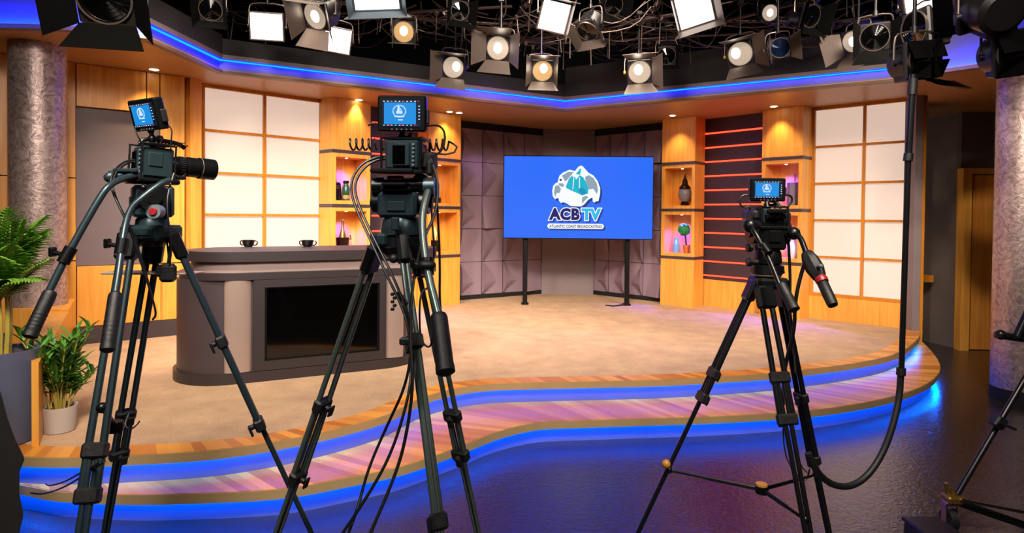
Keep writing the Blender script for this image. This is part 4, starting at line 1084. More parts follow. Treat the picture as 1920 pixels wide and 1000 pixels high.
mb = MB(mxa); mb.tube([(-.02, -.05, .075), (-.02, -.03, .10), (-.02, .10, .10), (-.02, .13, .08)], .009, 10, 2); mb.build('top_handle', 'rig_black', ca)
mb = MB(mxa)
for k in range(9): mb.cyl((-.045 + .0, .02 + .014 * k, .085), (.0, .02 + .014 * k, .09), .003, n=6)
mb.build('matte_rail', 'rig_black', ca)
ma, mxm = monitor('tilted camera monitor above the long-lens camera, far left of the three', at(278, 215, YA - .02), (.5, .87, .27), .19, .128, .04, 'camera-top monitors')
mount_arm(ma, at(288, 276, YA), at(283, 245, YA))
cable(ppts((258, 296, 2.58), (225, 306, 2.5), (205, 335, 2.42), (212, 365, 2.4), (240, 420, 2.4), (262, 485, 2.42), (283, 550, 2.44), (294, 590, 2.45), (286, 600, 2.45)), .0042, 'thin cable looping from the back of the long-lens camera down its tripod', it=3)
cable(ppts((258, 300, 2.58), (230, 309, 2.5), (209, 336, 2.44), (216, 372, 2.42), (247, 430, 2.43), (270, 500, 2.45), (286, 560, 2.46)), .0042, 'second thin cable beside the loop at the back of the long-lens camera', it=3)
cable(ppts((317, 236, 2.58), (323, 245, 2.58), (321, 262, 2.58), (320, 280, 2.58)), .003, 'short cable from the side of the tilted left monitor to its camera')
cable(ppts((252, 240, 2.56), (258, 255, 2.56), (266, 268, 2.57), (272, 280, 2.58)), .003, 'short cable under the screen side of the tilted left monitor')
cable(ppts((326, 325, 2.54), (312, 370, 2.48), (316, 420, 2.47), (322, 460, 2.48), (318, 500, 2.5)), .004, 'cable hanging from the lens of the left camera to the pocket below')
cable(ppts((250, 735, 2.5), (244, 770, 2.5), (232, 800, 2.45), (246, 806, 2.46), (258, 796, 2.5), (262, 790, 2.5)), .003, 'short cable hooked between the legs of the left tripod')
cable(ppts((188, 868, 2.05), (150, 888, 2.5), (120, 905, 3.0), (92, 912, 3.5), (86, 908, 3.6)), .0042, 'black cable running from the left tripod onto the step')
cable(ppts((196, 866, 2.05), (160, 890, 2.4), (120, 915, 2.9), (80, 928, 3.3), (58, 925, 3.4)), .0042, 'black cable running from the left tripod to the draped corner')
o = MB(); p0, p1 = at(232, 510, 2.75), at(345, 513, 2.6); o.box(p0.lerp(p1, .5), ((p1 - p0).length, .12, .008), bev=.003); tag(o.build('slim_tray', 'white_tip'), 'slim pale tray held across the legs of the left tripod', 'tray')
t = thing('cable_pouch', 'black pouch hanging in the left tripod beside the slim tray', 'pouch', at(315, 525, 2.62))
mb = MB(); mb.box(at(315, 512, 2.6), (.06, .05, .075), bev=.012); mb.box(at(302, 508, 2.6), (.035, .04, .05), bev=.01); mb.build('body', 'rubber', t)
mb = MB(); mb.tube(ppt(2.6, (312, 440), (316, 480), (314, 500)), .004, 8); mb.tube(ppt(2.6, (320, 440), (317, 480), (320, 500)), .004, 8); mb.build('strap', 'rubber', t)

# ---------------------------------------------------------------- centre camera
YB = 2.5
tb = thing('tripod', 'graphite broadcast tripod standing in front of the news desk', 'tripod', (at(755, 480, YB).x, YB, 0), group='broadcast tripods')
legsB = [(at(706, 462, YB), foot_on(700, 487, 523, 1000, 2.75), 760, 895), (at(752, 440, YB - .07), foot_on(745, 440, 818, 975, 1.75), 640, 978), (at(784, 470, YB + .06), foot_on(791, 500, 889, 975, 3.1), 780, 853)]
for i, (a, b, y1, y2) in enumerate(legsB): leg(tb, a, b, 'tube_grey', .0115 if i != 1 else .0095, .05 if i != 1 else .024, row_t(a, b, y1), row_t(a, b, y2), single=False, sdir=(.75, .65, 0) if i == 0 else None)
hB = at(753, 385, YB); ztB = at(755, 482, YB).z
head(tb, hB, (.1, 1, 0), (.215, .15, .10), zt=ztB)
mb = MB(frame_mat(at(752, 462, YB), (.1, 1, 0))); mb.box((0, 0, 0), (.17, .14, .05), bev=.015); mb.build('leg_yoke', 'rig_black', tb)
mb = MB(); mb.box(at(715, 450, YB - .08), (.05, .04, .05), bev=.01); mb.build('leg_hinge', 'rig', tb)
mb = MB(); mb.cyl(at(740, 425, YB - .11), at(742, 408, YB - .11), .014, n=14); mb.box(at(741, 420, YB - .12), (.03, .02, .05), bev=.005); mb.build('lock_lever', 'rig', tb)
mb = MB(); mb.cyl(at(700, 350, YB - .02), at(722, 350, YB - .02), .036, n=28); mb.cyl(at(722, 350, YB - .02), at(800, 346, YB - .02), .028, n=20); mb.build('tilt_drum', 'rig_black', tb)
mb = MB(); mb.box(at(742, 334, YB - .05), (.065, .04, .016), bev=.006); mb.build('red_release', 'knob_red', tb)
mb = MB(); mb.box(at(741, 323, YB - .02), (.165, .16, .02), bev=.006); mb.box(at(790, 335, YB), (.05, .1, .03), bev=.01); mb.build('camera_plate', 'rig_black', tb)
# pan handle on the right side
handle(tb, ppts((808, 345, 2.46), (797, 375, 2.4), (790, 420, 2.34), (800, 505, 2.24), (822, 590, 2.15)), .0145, at(822, 588, 2.15), at(836, 702, 2.02), .030, 'tube_grey', clamp=(at(801, 500, 2.25), Vector((.08, -.3, -1))), ribbed=False)
mb = MB(); mb.cyl(at(795, 352, 2.46), at(815, 352, 2.46), .04, n=24); mb.build('handle_rosette', 'rig', tb)
mb = MB(); mb.sphere(at(800, 497, 2.24), .034, 10, (1, .8, .55)); mb.build('locking_knob', 'rubber', tb)
mb = MB(); mb.cyl(at(740, 485, 2.4), at(768, 487, 2.4), .010, n=10); mb.sphere(at(738, 485, 2.4), .018, 8); mb.build('locking_knob', 'rubber', tb)
for e0, e1, e2, g in ((1, 2, 0, 1),):
    c_ = at(845, 985, 2.1)
cb, mxb = cam_body('boxy camera seen from behind, centre rig facing the big screen', at(762, 293, YB), (.12, 1, 0), .135, .112, .13, lens=(.2, .045))
mb = MB(mxb); mb.box((.085, .02, -.02), (.06, .08, .07), bev=.012); mb.box((.105, -.02, -.05), (.03, .06, .06), bev=.01); mb.build('lens_grip', 'rubber', cb)
mbn, mxn = monitor('camera monitor facing us on top of the centre camera, before the towers', at(755, 214, YB - .05), (.02, 1, .04), .187, .138, .04, 'camera-top monitors')
mount_arm(mbn, at(753, 268, YB), at(754, 246, YB))
# coiled cord behind the monitor
def coil(a, b, r, turns, rr, sag=0):
    a, b = Vector(a), Vector(b); ax = (b - a); u = ax.orthogonal().normalized(); v = ax.normalized().cross(u); pts = []
    n = turns * 14
    for i in range(n + 1):
        t = i / n; an = 2 * PI * turns * t; pts.append(a + ax * t + (u * math.cos(an) + v * math.sin(an)) * r + Vector((0, 0, -sag * math.sin(PI * t))))
    return pts
pts = coil(at(655, 271, 2.64), at(840, 272, 2.62), .023, 16, .003)
pts += ppt(2.6, (850, 270), (857, 276), (852, 286), (835, 290), (800, 286), (785, 284))
tag(MB().tube(pts, .0042, 7).build('coiled_cord', 'cable'), 'black coiled cord stretched behind the centre camera', 'cable')
cable(ppts((800, 236, 2.47), (822, 234, 2.5), (834, 246, 2.5), (834, 268, 2.5), (826, 286, 2.5), (806, 298, 2.5)), .0045, 'black cable looping from the side of the centre monitor to its camera')
cable(ppts((712, 234, 2.47), (702, 231, 2.48), (694, 233, 2.48), (690, 236, 2.48)), .004, 'loose cable end at the left side of the centre monitor')
cable(ppts((725, 293, 2.46), (700, 296, 2.44), (672, 312, 2.42), (656, 345, 2.4), (664, 385, 2.38), (690, 440, 2.33), (722, 510, 2.28), (752, 570, 2.25), (768, 620, 2.22), (772, 680, 2.2), (768, 740, 2.15), (735, 850, 2.1), (690, 930, 2.05), (636, 1010, 2.0)), .0052, 'black cable arching left of the centre camera to the floor, outermost of the pair')
cable(ppts((725, 297, 2.46), (702, 301, 2.44), (678, 318, 2.42), (663, 348, 2.4), (672, 385, 2.38), (700, 445, 2.33), (738, 520, 2.28), (760, 575, 2.26), (773, 640, 2.24), (763, 720, 2.2), (725, 800, 2.2), (690, 880, 2.15), (672, 950, 2.1), (650, 1010, 2.0)), .0052, 'black cable arching left of the centre camera to the floor, innermost of the pair')
cable(ppts((808, 300, 2.46), (822, 340, 2.42), (818, 400, 2.38), (790, 455, 2.32), (772, 540, 2.25), (768, 640, 2.2), (776, 720, 2.15), (760, 830, 2.1), (738, 900, 2.05), (690, 1010, 1.95)), .0058, 'thick black cable down the right side of the centre tripod and under the frame')
cable(ppts((812, 320, 2.48), (808, 400, 2.45), (816, 470, 2.42), (806, 540, 2.42), (790, 545, 2.42), (786, 580, 2.4), (788, 640, 2.4), (806, 655, 2.4), (812, 632, 2.4)), .004, 'thin cable dangling behind the pan handle of the centre tripod')
cable(ppts((816, 330, 2.5), (822, 420, 2.5), (825, 500, 2.5), (824, 560, 2.5), (828, 600, 2.5)), .005, 'black cable hanging straight at the right of the centre camera head')
t = thing('cable_clips', 'cluster of small cable clips on the centre tripod front leg', 'clips', at(742, 560, 2.3))
mb = MB()
for k in range(5): mb.box(at(736 + 4 * (k % 2), 552 + 7 * k, 2.28), (.014, .012, .012), bev=.003); mb.box(at(748 + 3 * k, 552 + 4 * k, 2.28), (.02, .014, .016), (0, .4, 0), bev=.003)
mb.build('clip', 'rubber', t)
mb = MB(); mb.box(at(760, 640, 2.24), (.04, .03, .026), bev=.005); mb.build('cable_tie', 'rubber', t)

# ---------------------------------------------------------------- right camera
YC = 3.4
tc_ = thing('tripod', 'black broadcast tripod with floor spreader near the curved step on the right', 'tripod', (at(1438, 520, YC).x, YC, 0), group='broadcast tripods')
legsC = [(at(1416, 528, YC), foot_on(1416, 528, 1200, 1000, 3.35), 700, 745), (at(1432, 540, YC - .1), foot_on(1432, 540, 1512, 990, 2.8), 708, 787), (at(1462, 540, YC + .05), foot_on(1462, 540, 1552, 1000, 3.55), 745, 860)]
for i, (a, b, y1, y2) in enumerate(legsC): leg(tc_, a, b, 'tube_black', .0145, .07 if i == 1 else .055, row_t(a, b, y1), row_t(a, b, y2), single=(i == 0))
e = [legsC[0][0].lerp(legsC[0][1], row_t(legsC[0][0], legsC[0][1], 882)), legsC[1][0].lerp(legsC[1][1], row_t(legsC[1][0], legsC[1][1], 975)), legsC[2][0].lerp(legsC[2][1], row_t(legsC[2][0], legsC[2][1], 890))]
hub = at(1428, 918, 3.2); M['amber'] = mat('amber_plastic', 'b07a28', 0.4)
spreader(tc_, hub, e)
mb = MB(); mb.lathe([(.001, .02), (.03, .02), (.028, .03), (.001, .034)], 16, Matrix.Translation(hub)); mb.build('amber_cap', 'amber', tc_)
mb = MB(); mb.sphere(e[0] + Vector((-.02, -.02, .04)), .024, 8); mb.build('amber_lever', 'amber', tc_)
hC = at(1440, 440, YC); ztC = at(1438, 528, YC).z
head(tc_, hC, (-.05, 1, 0), (.19, .16, .16), 'rig_black', zt=ztC)
mb = MB(frame_mat(at(1440, 530, YC), (-.05, 1, 0))); mb.box((0, 0, 0), (.17, .16, .06), bev=.015); mb.build('leg_yoke', 'rig_black', tc_)
mb = MB(Matrix.Translation(at(1437, 517, YC))); mb.lathe([(.075, 0), (.078, .004), (.075, .008)], 28); mb.build('level_ring', 'white_tip', tc_)
for y in (465, 492):
    mb = MB(); mb.cyl(at(1420, y, YC - .05), at(1406, y, YC - .06), .014, n=12); mb.cyl(at(1408, y, YC - .06), at(1400, y, YC - .06), .022, n=14); mb.build('side_knob', 'rubber', tc_)
handle(tc_, ppts((1408, 425, 3.3), (1418, 440, 3.25), (1440, 480, 3.2), (1462, 535, 3.1)), .013, at(1464, 532, 3.1), at(1490, 583, 3.0), .026, 'rig_black', clamp=(at(1436, 468, 3.2), Vector((.1, -.3, -.3))))
mb = MB(); mb.sphere(at(1406, 424, 3.32), .038, 10); mb.cyl(at(1406, 424, 3.32), at(1430, 428, 3.4), .028, n=16); mb.build('handle_rosette', 'rig_black', tc_)
# zoom-control handle on the right
zh = MB().tube(ppts((1470, 440, 3.35), (1485, 438, 3.3), (1500, 442, 3.25), (1512, 475, 3.18)), .014, 12, 2).build('pan_handle', 'rig_black', tc_)
a_, b_ = at(1510, 470, 3.2), at(1540, 527, 3.1); mb = MB(); mb.lathe_ab(a_, b_, [(0, .012), (.08, .028), (.3, .040), (.6, .044), (.85, .034), (1, .024)], 8); mb.build('zoom_control', 'rubber', zh)
mb = MB(); mb.lathe_ab(at(1538, 521, 3.1), at(1543, 530, 3.08), [(0, .028), (.5, .031), (1, .028)], 16); mb.build('red_collar', 'knob_red', zh)
mb = MB(); mb.lathe_ab(at(1541, 528, 3.09), at(1562, 573, 3.0), [(0, .022), (.05, .026), (.9, .026), (1, .023)], 18); mb.build('grip', 'rubber', zh)
mb = MB(); q = at(1534, 500, 3.1); mb.lathe_ab(q, q + Vector((0, -.06, .01)), [(0, .010), (.5, .010), (.6, .004)], 12); mb.build('thumb_wheel', 'knob_grey', zh)
mb = MB(); mb.cyl(at(1455, 440, YC), at(1486, 440, 3.3), .026, n=16); mb.sphere(at(1488, 438, 3.3), .034, 10); mb.build('handle_rosette', 'rig_black', tc_)
cc, mxc = cam_body('small dark camera seen from behind on the right tripod', at(1440, 407, YC), (-.05, 1, 0), .12, .09, .14, lens=(.18, .04))
mb = MB(mxc); mb.box((.08, 0, .0), (.06, .09, .06), bev=.012); mb.box((-.08, 0, .01), (.05, .09, .05), bev=.012); mb.tube([(-.03, -.06, .05), (-.03, -.04, .085), (.03, -.03, .085), (.04, -.06, .05)], .009, 8, 2); mb.build('side_grip', 'rubber', cc)
mcn, _ = monitor('camera monitor facing us on the right camera, before the right niche tower', at(1437.5, 356, YC - .03), (.03, 1, .02), .187, .124, .04, 'camera-top monitors')
mount_arm(mcn, at(1438, 392, YC), at(1438, 377, YC))
cable(ppts((1406, 366, 3.38), (1390, 366, 3.38), (1385, 380, 3.38), (1395, 391, 3.38), (1408, 385, 3.38)), .005, 'short black cable loop at the left side of the right camera monitor')
cable(ppts((1468, 364, 3.38), (1484, 367, 3.38), (1486, 378, 3.38), (1474, 392, 3.38), (1468, 412, 3.38)), .006, 'black cable from the right side of the right camera monitor to its camera')
cable(ppts((1512, 485, 3.2), (1500, 520, 3.2), (1490, 570, 3.2), (1490, 620, 3.25), (1470, 690, 3.3), (1468, 760, 3.3)), .010, 'thick black cable drooping from the zoom handle of the right tripod')
cable(ppts((1478, 450, 3.38), (1482, 520, 3.36), (1480, 580, 3.34), (1488, 640, 3.34), (1492, 700, 3.3)), .008, 'black cable hanging straight down behind the right tripod head')
cable(ppts((1468, 790, 3.2), (1470, 850, 3.15), (1490, 890, 3.1), (1512, 905, 3.1), (1518, 880, 3.1)), .004, 'thin cable drooping between the lower legs of the right tripod')
cable(ppts((1478, 780, 3.3), (1492, 840, 3.3), (1500, 872, 3.25), (1512, 886, 3.2), (1518, 888, 3.2)), .004, 'thin cable running down inside the legs of the right tripod')

# ---------------------------------------------------------------- wheeled stand cut by the right edge
yD = 3.7
td = thing('rolling_pedestal', 'partly visible black camera pedestal on a caster at the right picture edge', 'pedestal', (at(1900, 960, yD).x, yD, 0))
a_, b_ = at(1794, 928, yD), at(2010, 560, yD + .25)
lg = MB().cyl(a_, b_, .017, n=14).build('leg', 'tube_black', td)
mb = MB(); mb.box(at(1872, 792, yD + .05), (.07, .06, .07), (0, .6, 0), bev=.01); mb.cyl(at(1872, 792, yD), at(1905, 806, yD), .008, n=8); mb.build('leg_clamp', 'rubber', lg)
mb = MB(); mb.cyl(at(1868, 628, yD), at(1925, 636, yD), .022, n=12); mb.sphere(at(1876, 628, yD), .03, 9); mb.cyl(at(1906, 634, yD), at(1960, 520, yD), .026, n=14); mb.build('cross_handle', 'tube_black', td)
mb = MB(); mb.cyl(at(1800, 944, yD), at(2000, 1012, yD), .022, n=12); mb.build('base_tube', 'tube_black', td)
mb = MB(); mb.cyl(at(1802, 938, yD - .05), at(1990, 975, yD - .05), .009, n=10); mb.build('brace_rod', 'chrome', td)
mb = MB(); mb.box(at(1786, 935, yD), (.10, .09, .05), bev=.012); mb.cyl(at(1778, 930, yD), at(1774, 906, yD), .012, n=10); mb.cyl(at(1780, 915, yD), at(1794, 932, yD), .010, n=10); mb.build('brass_clamp', 'brass', td)
wh = at(1780, 970, yD); wz = .062; wh.z = wz; mb = MB(); mb.cyl(wh + Vector((-.02, 0, 0)), wh + Vector((.02, 0, 0)), wz, n=28); w_ = mb.build('caster', 'rubber', td)
mb = MB(); mb.box(wh + Vector((-.03, 0, .045)), (.012, .05, .11), bev=.004); mb.box(wh + Vector((.03, 0, .045)), (.012, .05, .11), bev=.004); mb.box(wh + Vector((0, 0, .10)), (.07, .06, .02), bev=.004); mb.build('fork', 'chrome', w_)
bx = at(1722, 985, 3.4)
t = thing('equipment_case', 'corner of a low black case on the floor by the caster', 'case', (bx.x + .115, 3.36, 0))
MB().box((bx.x + .115, 3.36, .06), (.2, .4, .12), bev=.012).build('body', 'rubber', t)
MB().box((bx.x + .115, 3.36, .132), (.215, .42, .024), bev=.008).build('lid', 'rig_black', t)
# ================================================================ lighting grid
M['pipe'] = mat('worn_dark_pipe', '3a2e29', 0.35, 0.6, var=.4); M['fix'] = mat('black_lamp_housing', '141213', 0.42, 0.2, var=.3); M['door'] = mat('barn_door_metal', '5e534d', 0.35, 0.65, var=.15)
M['door_black'] = mat('black_barn_door', '030303', 0.9, spec=.05); M['fix_grey'] = mat('grey_lamp_housing', '5c666e', 0.4, 0.3)
M['lamp_white'] = emit('lit_diffuser', (1.0, .97, .95), 5); M['lamp_cool'] = emit('cool_lit_diffuser', (.82, .95, 1.0), 3)
M['lens_warm'] = emit('lit_fresnel_lens_warm', (1, .55, .2), .55, '6a5a40'); M['lens_white'] = emit('lit_fresnel_lens', (1, .8, .6), .42, '6a6058'); M['core'] = emit('lamp_core', (1, .93, .8), 14)
M['lens_dark'] = mat('unlit_blue_lens', '0e1a36', 0.1, .2); M['yellow'] = mat('yellow_safety_paint', 'b89018', 0.5); M['gel'] = mat('crumpled_brown_gel', '5a3a2a', 0.18, .2)
ZG = 4.25
def pipe(x0, y0, x1, y1, z, r, label):
    a, b = atz(x0, y0, z), atz(x1, y1, z)
    t = tag(MB().cyl(a, b, r, n=12).build('grid_pipe', 'pipe'), label, 'pipe', 'pipes of the lighting grid'); return a, b
P = [pipe(470, -28, 1010, 76, ZG, .026, 'long dark pipe of the lighting grid running over the warm square lamp'),
     pipe(1185, 84, 1600, -22, ZG, .026, 'long dark pipe of the lighting grid running over the right-hand lamps'),
     pipe(830, 104, 1330, 16, ZG - .1, .022, 'dark grid pipe crossing behind the white panels at the middle'),
     pipe(560, 20, 1260, 66, ZG + .15, .020, 'thin dark grid pipe crossing the whole middle of the ceiling'),
     pipe(985, 84, 1460, 60, ZG - .12, .016, 'thin dark grid pipe just above the black fascia on the right'),
     pipe(640, 30, 960, 12, ZG, .018, 'thin dark grid pipe by the cool panel at the top edge'),
     pipe(300, 16, 620, 30, ZG - .05, .018, 'thin dark grid pipe above the left blue cove'),
     pipe(1380, 40, 1700, 40, ZG - .2, .020, 'dark grid pipe over the fan of dark lamps on the right'),
     pipe(1000, -10, 900, 110, ZG + .05, .016, 'dark grid pipe running away from the camera at the middle'),
     pipe(1240, -20, 1190, 110, ZG + .05, .016, 'dark grid pipe running away beside the tilted white panel')]
G_LAMP = 'studio lamps hung from the grid'
def lamp_base(name, label, c, d, rollup=(0, 0, 1)):
    t = thing(name, label, 'studio lamp', Vector(c), group=G_LAMP); return t, frame_mat(c, d, rollup)
def hang(t, mx, hw, c, z_top, back=.0, yel=False, m_='door'):
    """yoke around the housing and rod up to the pipe; local y = light direction"""
    a, b = mx @ Vector((-hw, back, 0)), mx @ Vector((hw, back, 0)); up = Vector((0, 0, hw * 1.15 + .03)); mid = (a + b) / 2
    la, lb = a + up * .8, b + up * .8
    o = MB().tube([a, la, a.lerp(b, .12) + up, a.lerp(b, .88) + up, lb, b], .007, 8, 1).build('yoke', m_, t)
    mb = MB(); top = mid + up; mb.cyl(top, Vector((top.x, top.y, max(top.z + .05, z_top))), .011, n=10)
    mb.box(Vector((top.x, top.y, max(top.z + .06, z_top))), (.07, .05, .05), bev=.008); mb.cyl(top - Vector((0, 0, .01)), top + Vector((0, 0, .03)), .02, n=12); mb.build('hanging_rod', 'fix', o)
    for s in (a, b):
        MB().cyl(s - (b - a).normalized() * .012, s + (b - a).normalized() * .012, .02, n=12).build('yoke_knob', 'yellow' if yel else 'fix', o)
def doors(t, mx, hw, hh, y, lens_, spec, m_='door'):
    """barn doors hinged at the front rectangle; spec: dict side -> opening angle (deg from straight ahead)"""
    for s, an in spec.items():
        an = math.radians(an); L = lens_; o = math.sin(an) * L; f = math.cos(an) * L; k = 1.45 if an > 0 else .95
        if s in 'LR':
            sg = -1 if s == 'L' else 1; P4 = [(sg * hw, y, -hh), (sg * hw, y, hh), (sg * (hw + o), y + f, hh * k), (sg * (hw + o), y + f, -hh * k)]
        else:
            sg = -1 if s == 'B' else 1; P4 = [(-hw, y, sg * hh), (hw, y, sg * hh), (hw * k, y + f, sg * (hh + o)), (-hw * k, y + f, sg * (hh + o))]
        mb = MB(); mb.plate([mx @ Vector(p) for p in P4], .003); mb.build('barn_door', m_, t)
def fresnel(label, px, py, Y, rp, d, lit=None, spec=None, zt=ZG, yel=False, dm='door', ll=None, up=(0, 0, 1), tilt_core=(0, 0), name='fresnel_lamp', rod=True):
    c = at(px, py, Y); r = rp / F_PX * Y; t, mx = lamp_base(name, label, c, d, up)
    mb = MB(mx); L = r * 1.9
    mb.lathe([(r * .75, -L), (r * .98, -L * .9), (r, -L * .5), (r, -.01), (r * .92, 0)], 28, frame_rot)
    mb.box((0, -L * .5, -r * .9), (r * 1.2, L * .8, r * .4), bev=.01); mb.box((0, -.02, 0), (r * 2.15, .04, r * 2.15), bev=.012)
    for k in range(5): mb.box((0, -L * (.3 + .12 * k), r * .98), (r * 1.1, L * .05, r * .14), bev=.002)
    mb.build('housing', 'fix', t)
    lm = {'warm': 'lens_warm', 'white': 'lens_white', None: 'screen_black', 'blue': 'lens_dark'}[lit]
    mb = MB(mx)
    for k in range(5): 
        a, b = r * (.16 + .16 * k), r * (.16 + .16 * (k + 1)); mb.lathe([(a, .006 + .004), (b - .001, .004), (b, .010)], 28, frame_rot, caps=False)
    mb.lathe([(.0001, .012), (r * .16, .010)], 20, frame_rot, caps=False); ln = mb.build('lens', lm, t)
    mb = MB(mx); mb.lathe([(r * .97, .0), (r * .97, .016), (r * 1.04, .016), (r * 1.04, 0)], 28, frame_rot); mb.build('lens_ring', 'door', t)
    if lit in ('warm', 'white'):
        mb = MB(mx); mb.sphere((tilt_core[0] * r, .012, tilt_core[1] * r), r * .36, 10, (1, .25, 1.25)); mb.build('glowing_core', 'core', ln)
    doors(t, mx, r * 1.05, r * 1.05, .01, ll or r * 1.25, spec if spec is not None else {'L': 45, 'R': 45, 'T': 40, 'B': 40}, dm)
    if rod: hang(t, mx, r * 1.25, c, zt, -L * .4, yel)
    return t
frame_rot = Matrix.Rotation(-PI / 2, 4, 'X')      # lathe axis z -> local +y
def panel(label, px, py, Y, wp, hp, d, up=(0, 0, 1), mm='lamp_white', spec=None, zt=ZG, shell='fix', ll=.10, dm='door', rod=True):
    c = at(px, py, Y); w, h = wp / F_PX * Y, hp / F_PX * Y; t, mx = lamp_base('panel_lamp', label, c, d, up)
    mb = MB(mx); mb.box((0, -.05, 0), (w + .035, .09, h + .035), bev=.012); mb.box((0, -.11, 0), (w * .6, .05, h * .5), bev=.01); mb.build('housing', shell, t)
    mb = MB(mx); mb.box((0, -.002, 0), (w, .006, h)); mb.build('diffuser', mm, t)
    mb = MB(mx); e = .014
    for (cx_, cz_, ww, hh) in ((0, h / 2 + e / 2, w + 2 * e, e), (0, -h / 2 - e / 2, w + 2 * e, e), (-w / 2 - e / 2, 0, e, h + e), (w / 2 + e / 2, 0, e, h + e)): mb.box((cx_, .002, cz_), (ww, .03, hh), bev=.003)
    mb.build('front_frame', 'door' if shell == 'fix' else shell, t)
    if spec: doors(t, mx, w / 2 + e, h / 2 + e, .01, ll, spec, dm)
    if rod: hang(t, mx, w / 2 + .03, c, zt, -.06)
    return t
fresnel('large black lamp with dark barn doors hanging at the top left', 196, -4, 3.3, 46, (.25, -1, -.5), None, {'L': 38, 'B': 35, 'R': 60, 'T': 30}, dm='door_black', ll=.17, zt=3.6)
panel('square white panel lamp at the left of the grid, over the left light wall', 500, 50, 6.8, 56, 46, (.22, -1, -.30))
fresnel('lit lamp turned down-left with grey barn doors beside the first white panel', 592, 30, 6.0, 25, (-.55, -1, -.75), 'white', {'L': 45, 'B': 45, 'R': 15, 'T': 15}, up=(.25, 0, 1), ll=.19)
panel('white panel lamp with tilted face just right of the grey barn doors', 633, 76, 7.0, 46, 42, (.25, -1, -.35), up=(.12, 0, 1))
panel('cool white panel lamp cut off by the top edge of the picture', 706, 0, 5.4, 82, 34, (.1, -1, -.75), up=(-.06, 0, 1), mm='lamp_cool', shell='fix_grey', spec={'L': 35, 'R': 35, 'B': 30}, dm='fix_grey', ll=.08)
fresnel('square warm yellow lamp without open doors over the centre-left towers', 757, 60, 6.8, 19, (.15, -1, -.3), 'warm', {'L': 5, 'R': 5, 'B': 5}, ll=.07, tilt_core=(0, .1))
fresnel('lit white lamp low over the fascia, open barn doors right and below', 850, 126, 7.3, 20, (-.15, -1, -.4), 'white', {'R': 50, 'B': 40, 'T': 20}, up=(.12, 0, 1), tilt_core=(-.3, .1))
fresnel('lamp with four wide grey barn doors spread like a flower', 934, 90, 7.0, 22, (-.35, -1, -.35), 'white', {'L': 55, 'B': 48, 'R': 60, 'T': 30}, up=(.15, 0, 1), ll=.17)
panel('large white panel lamp tilted right, above the centre of the screen', 1039, 31, 6.2, 50, 52, (.0, -1, -.45), up=(.2, 0, 1), spec={'L': 15, 'T': 20}, ll=.08)
fresnel('unlit dark lamp with small pale door hanging between two lit lamps', 1102, 58, 6.6, 20, (-.5, -.6, -1), None, {'L': 40, 'B': 30, 'R': 40}, ll=.10)
fresnel('warm lit lamp hanging lowest above the middle of the soffit corner', 1017, 133, 7.6, 19, (.1, -1, -.25), 'warm', {'R': 35, 'B': 40, 'T': 20, 'L': 12}, tilt_core=(-.1, .25), ll=.15)
fresnel('white lit lamp on a yellow-knobbed yoke right of the screen corner', 1199, 135, 7.4, 21, (-.1, -1, -.25), 'white', {'L': 45, 'B': 40, 'T': 25}, up=(-.06, 0, 1), yel=True, tilt_core=(.1, .2), ll=.16)
panel('large white panel lamp tilted left at the top, right of centre', 1302, 18, 5.8, 62, 56, (-.15, -1, -.45), up=(-.28, 0, 1), spec={'L': 35, 'B': 25, 'R': 15}, ll=.10)
fresnel('small round lit lamp at the top edge near the right pipe', 1443, 24, 7.0, 15, (.0, -1, -.3), 'white', {}, tilt_core=(0, 0))
fresnel('lit lamp with yellow-painted yoke and one lowered barn door', 1388, 101, 7.0, 22, (-.3, -1, -.3), 'white', {'B': 45, 'L': 60, 'T': 15}, up=(-.2, 0, 1), yel=True, tilt_core=(.35, .15), ll=.15)
fresnel('unlit lamp with blue glinting lens over the right light wall', 1462, 90, 6.6, 18, (-.1, -1, -.2), 'blue', {'L': 40, 'R': 10}, up=(-.15, 0, 1), ll=.12)
fresnel('lamp turned sideways with bright strip on its grey barn door', 1600, 78, 6.4, 20, (-1, -.55, -.45), 'white', {'L': 30, 'B': 35, 'R': 30}, up=(-.1, 0, 1), ll=.22)
fresnel('dark lamp with black glass lens beside the black cylinder lamp', 1640, 70, 5.2, 24, (-.6, -1, -.35), None, {'B': 50, 'R': 20, 'L': 60}, ll=.12, dm='door_black')
panel('white panel lamp with grey door at the top right corner', 1738, 6, 5.0, 74, 50, (-.1, -1, -.55), up=(-.35, 0, 1), spec={'L': 35}, ll=.16)
fresnel('short black cylinder lamp hanging over the right end of the soffit', 1716, 54, 4.6, 32, (-1, -.1, -.1), None, {}, zt=4.0)
fresnel('black lamp with closed square doors at the top of the hanging pole', 1732, 112, 3.7, 33, (.12, -1, -.1), None, {'L': -58, 'R': -62, 'B': -55, 'T': -65}, dm='door_black', up=(-.12, 0, 1), zt=3.4, ll=.115)
fresnel('large dark lamp with broad flags hanging near the right column', 1838, 8, 3.5, 42, (.1, 1, .55), None, {'L': 10, 'R': 10, 'T': 5, 'B': 5}, dm='door_black', up=(-.3, 0, 1), zt=3.7, ll=.17)
fresnel('black lamp with a square door at the right picture edge', 1912, 98, 3.4, 40, (-.15, -1, -.2), None, {'L': -60, 'B': -55, 'T': -60, 'R': -60}, dm='door_black', up=(-.15, 0, 1), zt=3.4, ll=.13)
fresnel('dark unlit lamp hanging against the fascia left of the yellow yoke', 1250, 105, 7.8, 16, (-.2, -1, -.4), None, {'L': 10, 'R': 10, 'B': 15}, ll=.12, dm='door_black')
fresnel('dark unlit lamp over the left cove beside the first white panel', 395, 18, 6.3, 20, (.3, -1, -.5), None, {'L': 20, 'R': 20, 'B': 20}, dm='door_black')
